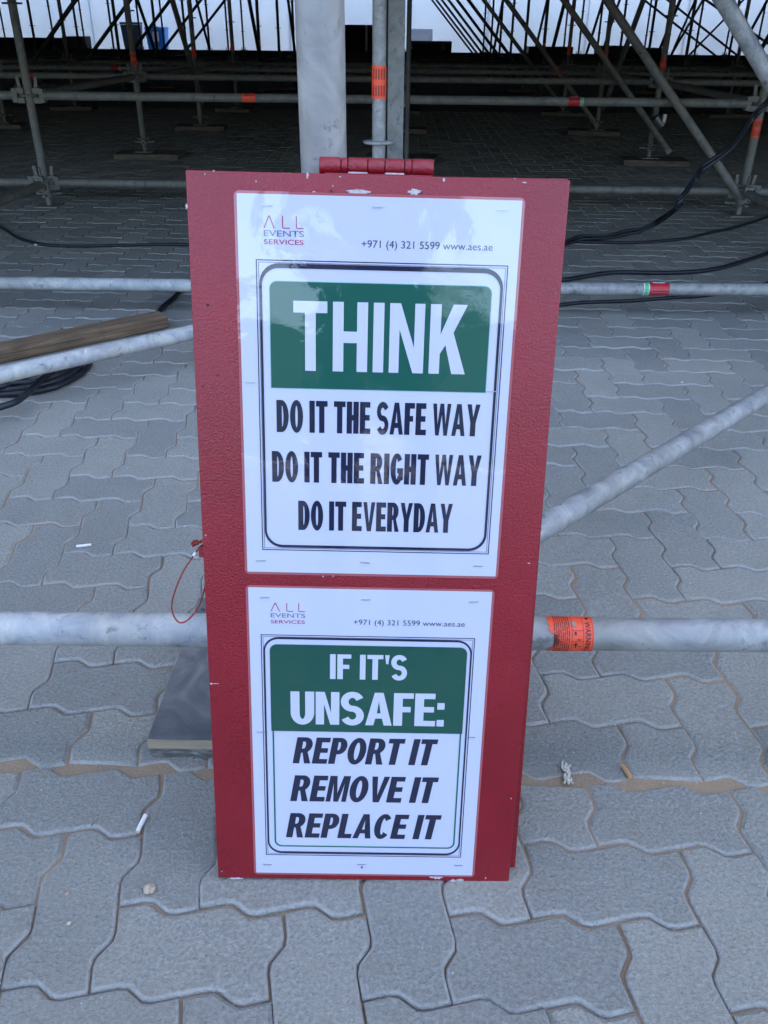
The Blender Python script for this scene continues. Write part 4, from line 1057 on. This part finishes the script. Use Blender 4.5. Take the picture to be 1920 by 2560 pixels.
# ------------------------------------------------------------------ things in front of the tent wall
def boxthing(name, label, cat, px0, px1, py_top, Y, depth, m, zbot=0.0, group=None, parts=()):
    a, b = atY(px0, py_top, Y), atY(px1, py_top, Y); wd = b.x-a.x; ht = (a.z+b.z)/2-zbot
    t = thing(name, label, cat, ((a.x+b.x)/2, Y+depth/2, zbot), group)
    MB().box((0, 0, ht/2), (wd, depth, ht), None, .012).obj('body', M[m], t)
    return t, wd, ht
def bin_(px0, px1, pyt, Y, m, label):
    a, b = atY(px0, pyt, Y), atY(px1, pyt, Y); wd = b.x-a.x; ht = (a.z+b.z)/2
    t = thing('wheelie_bin', label, 'bin', ((a.x+b.x)/2, Y, 0)); hw = wd/2
    vs = [(-hw*.8, -.26, .08), (hw*.8, -.26, .08), (hw*.8, .26, .08), (-hw*.8, .26, .08), (-hw*.96, -.33, ht-.10), (hw*.96, -.33, ht-.10), (hw*.96, .33, ht-.10), (-hw*.96, .33, ht-.10)]
    MB().add(vs, [(0, 3, 2, 1), (4, 5, 6, 7), (0, 1, 5, 4), (1, 2, 6, 5), (2, 3, 7, 6), (3, 0, 4, 7)]).obj('body', M[m], t)
    MB().box((0, 0, ht-.055), (wd, .72, .08), None, .02).obj('lid', M[m], t)
    for sx in (-1, 1): MB().tube([(sx*hw*.7-.03, .28, .09), (sx*hw*.7+.03, .28, .09)], .09, 14).obj('wheel', M['black'], t)
    return t, wd, ht
t, wd, ht = bin_(365, 416, 66, 38.0, 'blue', 'blue recycling bin with a white notice, before the white tent wall')
MB().box((0.02, -.345, ht*.64), (.24, .006, .34)).obj('notice', M['white_stk'], t)
mb = MB()
for k in range(3):
    Mk = Matrix.Translation((.02, -.352, ht*.30)) @ Matrix.Rotation(R(120*k), 4, 'Y')
    mb.add([(-.07, 0, -.055), (.03, 0, -.055), (.03, 0, -.085), (.085, 0, -.04), (.03, 0, .0), (.03, 0, -.025), (-.055, 0, -.025)], [tuple(range(7))], False, Mk)
mb.obj('recycling_arrows', M['white_stk'], t)
bin_(304, 350, 54, 38.0, 'darkbin', 'dark bin standing left of the blue recycling bin')
t, wd, ht = boxthing('flight_case', 'black flight case with metal corners, right of the steel channel', 'flight case', 1022, 1130, 103, 33.5, .9, 'black')
mb = MB()
for sx in (-.44, .30): mb.box((sx*wd, -.46, ht-.15), (.13, .02, .20))
mb.obj('catch', M['case_metal'], t); MB().box((0, -.455, ht-.055), (wd*.98, .015, .035)).obj('trim_rail', M['case_metal'], t)
t, wd, ht = boxthing('white_cabinet', 'white cabinet with a grey border behind the black flight case', 'cabinet', 1018, 1082, 72, 38.1, .4, 'pale_panel')
MB().box((-.06, -.208, ht-.62), (wd*.80, .012, .8)).obj('door', M['white_stk'], t)
mb = MB(); [mb.box((-.2, -.218, ht-.85-.07*k), (wd*.42, .008, .035)) for k in range(5)]; mb.obj('vent_slat', M['pale_panel'], t)
t, wd, ht = boxthing('black_screen', 'tall black screen between the big pole and the stickered post', 'screen', 862, 936, 62, 34.0, .3, 'dark_floor_stuff')
P = atY(916, 64, 33.6); o = MB().box((0, 0, P.z/2), (.075, .04, P.z)).obj('white_batten', M['white_stk'], None, (P.x, 33.6, 0)); tag(o, 'thin white upright batten in front of the black screen', 'batten')
boxthing('equipment_box', 'long low black box at the far left before the tent wall', 'box', -30, 72, 94, 33.5, 1.0, 'black')
boxthing('equipment_box', 'black box second from the left edge before the tent wall', 'box', 74, 152, 95, 33.6, 1.0, 'dark_floor_stuff')
boxthing('equipment_box', 'dark grey box, rightmost of the low row at the far left', 'box', 154, 206, 91, 33.4, .9, 'grey_panel')
boxthing('equipment_box', 'dark flight case far behind the parallel braces, right of the middle', 'box', 1322, 1434, 117, 34.0, .9, 'black')
boxthing('equipment_box', 'grey-topped dark case behind the braces at the right', 'box', 1500, 1600, 115, 34.0, .9, 'grey_panel')
boxthing('equipment_box', 'black case right of the grey-topped one', 'box', 1602, 1656, 120, 34.2, .9, 'black')
# ------------------------------------------------------------------ added out of view behind the camera, for the sheets to reflect
def leafy(name, loc, hgt, rad, seed, label):
    rr = random.Random(seed); t = thing(name, label, 'tree', loc)
    mb = MB().tube([(0, 0, 0), (.08, 0, hgt*.35), (0, .1, hgt*.6)], [.16, .12, .05], 8)
    for k in range(5):
        a = k*1.26+rr.random(); mb.tube([(0, 0, hgt*.35), (math.cos(a)*rad*.6, math.sin(a)*rad*.6, hgt*.72)], [.07, .02], 6)
    mb.obj('trunk', M['wood'], t); mb = MB()
    blobs = [(rr.gauss(0, rad*.42), rr.gauss(0, rad*.42), hgt*(.68+rr.uniform(-.2, .2)), rad*rr.uniform(.25, .5)) for _ in range(16)]
    for k in range(2600):
        bx, by, bz, br = rr.choice(blobs); d = Vector((rr.gauss(0, 1), rr.gauss(0, 1), rr.gauss(0, .8))).normalized()*br*rr.uniform(.6, 1.05)
        c = Vector((bx, by, bz))+d; q_ = Matrix.Translation(c) @ Matrix.Rotation(rr.uniform(0, 6.28), 4, 'Z') @ Matrix.Rotation(rr.uniform(0, 3.1), 4, 'X'); l = rr.uniform(.07, .14)
        mb.add([(-l, 0, 0), (0, -l*.5, .02), (l, 0, 0), (0, l*.5, .02)], [(0, 1, 2, 3)], False, q_)
    mb.obj('crown', M['leaf'], t)
M['hoard'] = plain('hoarding_green', (.02, .035, .028), .8, 0, .3, .2, 2)
M['leaf'] = plain('green_leaves', (.06, .095, .025), .6, 0, .4, .35, 3)
leafy('roadside_tree', (-8, -22, 0), 5.2, 2.4, 1, 'left of the three small trees far behind the camera')
leafy('roadside_tree', (2.5, -24, 0), 5.0, 2.2, 2, 'middle one of the three small trees far behind the camera')
leafy('roadside_tree', (9, -21, 0), 5.6, 2.6, 3, 'right of the three small trees far behind the camera')
sh = thing('added_hoarding', 'long dark green hoarding added behind the camera to darken reflections', 'hoarding', (0, -13, 0))  # invented barrier, put in to darken what the sheets reflect
for k in range(-8, 8): MB().box((k*2.4+1.2, 0, 1.3), (2.39, .04, 2.5)).obj('panel', M['hoard'], sh)
for k in range(-8, 9): MB().box((k*2.4, -.06, 1.3), (.08, .08, 2.6)).obj('fence_post', M['galv_dark'], sh)
# the photographer, standing behind the camera
pj = [(0, -.52, .95), (0, -.50, 1.12), (0, -.49, 1.30), (0, -.48, 1.42), (0, -.44, 1.50), (0, -.42, 1.60), (0, -.43, 1.70),
      (-.17, -.49, 1.38), (-.23, -.42, 1.14), (-.10, -.20, 1.05), (-.075, -.12, 1.06),
      (.17, -.49, 1.38), (.23, -.42, 1.14), (.10, -.20, 1.05), (.075, -.12, 1.06),
      (-.10, -.52, .88), (-.12, -.49, .48), (-.13, -.54, .08), (-.14, -.42, .035),
      (.10, -.52, .88), (.12, -.49, .48), (.13, -.54, .08), (.14, -.42, .035)]
pe = [(0, 1), (1, 2), (2, 3), (3, 4), (4, 5), (5, 6), (3, 7), (7, 8), (8, 9), (9, 10), (3, 11), (11, 12), (12, 13), (13, 14), (0, 15), (15, 16), (16, 17), (17, 18), (0, 19), (19, 20), (20, 21), (21, 22)]
pr = [(.16, .11), (.15, .11), (.17, .12), (.10, .09), (.055, .06), (.078, .095), (.07, .08), (.07, .07), (.048, .048), (.032, .036), (.035, .04), (.07, .07), (.048, .048), (.032, .036), (.035, .04),
      (.095, .10), (.065, .07), (.045, .05), (.035, .04), (.095, .10), (.065, .07), (.045, .05), (.035, .04)]
def skinned(name, vs, es, rad, lvl=2):
    me = bpy.data.meshes.new(name); me.from_pydata(vs, es, []); o = bpy.data.objects.new(name, me); COL.objects.link(o)
    sk = o.modifiers.new('s', 'SKIN'); sk.use_smooth_shade = True
    for v, r_ in zip(me.skin_vertices[0].data, rad): v.radius = r_ if isinstance(r_, tuple) else (r_, r_)
    me.skin_vertices[0].data[0].use_root = True
    sb = o.modifiers.new('u', 'SUBSURF'); sb.levels = lvl; sb.render_levels = lvl
    dg = bpy.context.evaluated_depsgraph_get(); m2 = bpy.data.meshes.new_from_object(o.evaluated_get(dg))
    bpy.data.objects.remove(o); m2.name = name; return m2
M['skin'] = plain('skin', (.32, .18, .12), .5, 0, .4, .08, 30); M['shirt'] = plain('dark_shirt', (.03, .035, .05), .85, 0, .3, .2, 40); M['trousers'] = plain('grey_trousers', (.05, .05, .055), .85, 0, .3, .2, 40)
per = thing('person', 'person in dark shirt and trousers standing behind the camera', 'person', (0, 0, 0))
bm_ = skinned('body', pj, pe, pr)
bm_.materials.clear(); [bm_.materials.append(M[k]) for k in ('skin', 'shirt', 'trousers', 'black')]
for f in bm_.polygons:
    c = f.center; f.material_index = 3 if c.z < .09 else 2 if c.z < .97 and c.y < -.30 else 0 if (c.z > 1.47 or c.y > -.36) else 1
    f.use_smooth = True
link('body', bm_, per)
for sx in (-1, 1):
    mbf = None
    for k in range(4):
        x = sx*(.078); z0 = 1.085-.020*k
        fm = skinned('finger', [(x, -.115, z0), (x-sx*.004, -.075, z0+.004), (x-sx*.028, -.062, z0+.004), (x-sx*.045, -.072, z0+.002)], [(0, 1), (1, 2), (2, 3)], [.009, .0085, .008, .007], 1)
        fm.materials.append(M['skin']); link('finger', fm, per)
    fm = skinned('thumb', [(sx*.075, -.13, 1.05), (sx*.060, -.105, 1.075), (sx*.040, -.100, 1.09)], [(0, 1), (1, 2)], [.011, .010, .009], 1); fm.materials.append(M['skin']); link('thumb', fm, per)
hm = MB().lathe([(.02, -.06), (.078, -.05), (.098, .0), (.085, .06), (.04, .095), (.01, .1)], 20, Matrix.Translation((0, -.45, 1.69)) @ Matrix.Diagonal((.88, 1.02, .9, 1)))
hm.obj('hair', M['black'], per)
mb = MB(); mb.tube([(0, -.335, 1.655), (0, -.315, 1.625), (0, -.330, 1.612)], [.006, .013, .010], 8); mb.obj('nose', M['skin'], per)
for sx in (-1, 1):
    MB().lathe([(.002, -.010), (.010, -.004), (.011, .003), (.002, .011)], 10, Matrix.Translation((sx*.030, -.338, 1.655))).obj('eye', M['white_stk'], per)
    MB().lathe([(.004, -.028), (.014, -.012), (.016, .012), (.005, .028)], 10, Matrix.Translation((sx*.080, -.43, 1.635))).obj('ear', M['skin'], per)
MB().box((0, -.337, 1.585), (.045, .010, .008), None, .003).obj('mouth', M['redcord'], per)
# swivel coupler on the second-row brace
P = atY(1646, 304, grid(2, .03+bay).y-.09)
sw = thing('swivel_coupler', 'shiny steel coupler clamped on the brace above the right-hand timber board', 'coupler', P)
MB().tube([(-.035, 0, .035), (.035, 0, -.035)], .040, 14).obj('clamp_ring', M['case_metal'], sw)
MB().box((.035, -.035, .03), (.03, .03, .07), None, .004).tube([(.03, -.06, .03), (.03, .02, .03)], .008, 8).obj('clamp_bolt', M['staple'], sw)
# loose grit swept over the paving
for nm, mt, n, sd in (('pale_grit', 'white_grit', 420, 4), ('brown_grit', 'pebble', 520, 9)):
    if mt == 'white_grit': M[mt] = plain('pale_grit', (.60, .59, .55), .9, 0, .2, .3, 300)
    rr = random.Random(sd); mb = MB()
    for k in range(n):
        y = .35+rr.random()**1.5*2.6; x = rr.uniform(-1, 1)*(.5*y+.45)
        if -.25 < x < .2 and .74 < y < .92: continue
        if rr.random() < .35: y = 1.0-.02*x+rr.gauss(0, .03)
        r_ = abs(rr.gauss(0, .0007))+.0006; a = rr.uniform(0, 6.28); z = .0004
        pts = [(r_*math.cos(a+j*2.1)*rr.uniform(.7, 1.3), r_*math.sin(a+j*2.1)*rr.uniform(.7, 1.3), -.0004) for j in range(3)]+[(0, 0, r_*rr.uniform(.7, 1.2))]
        mb.add(pts, [(0, 1, 3), (1, 2, 3), (2, 0, 3), (2, 1, 0)], False, Matrix.Translation((x, y, z)))
    tag(mb.obj(nm, M[mt]), kind='stuff')
#END
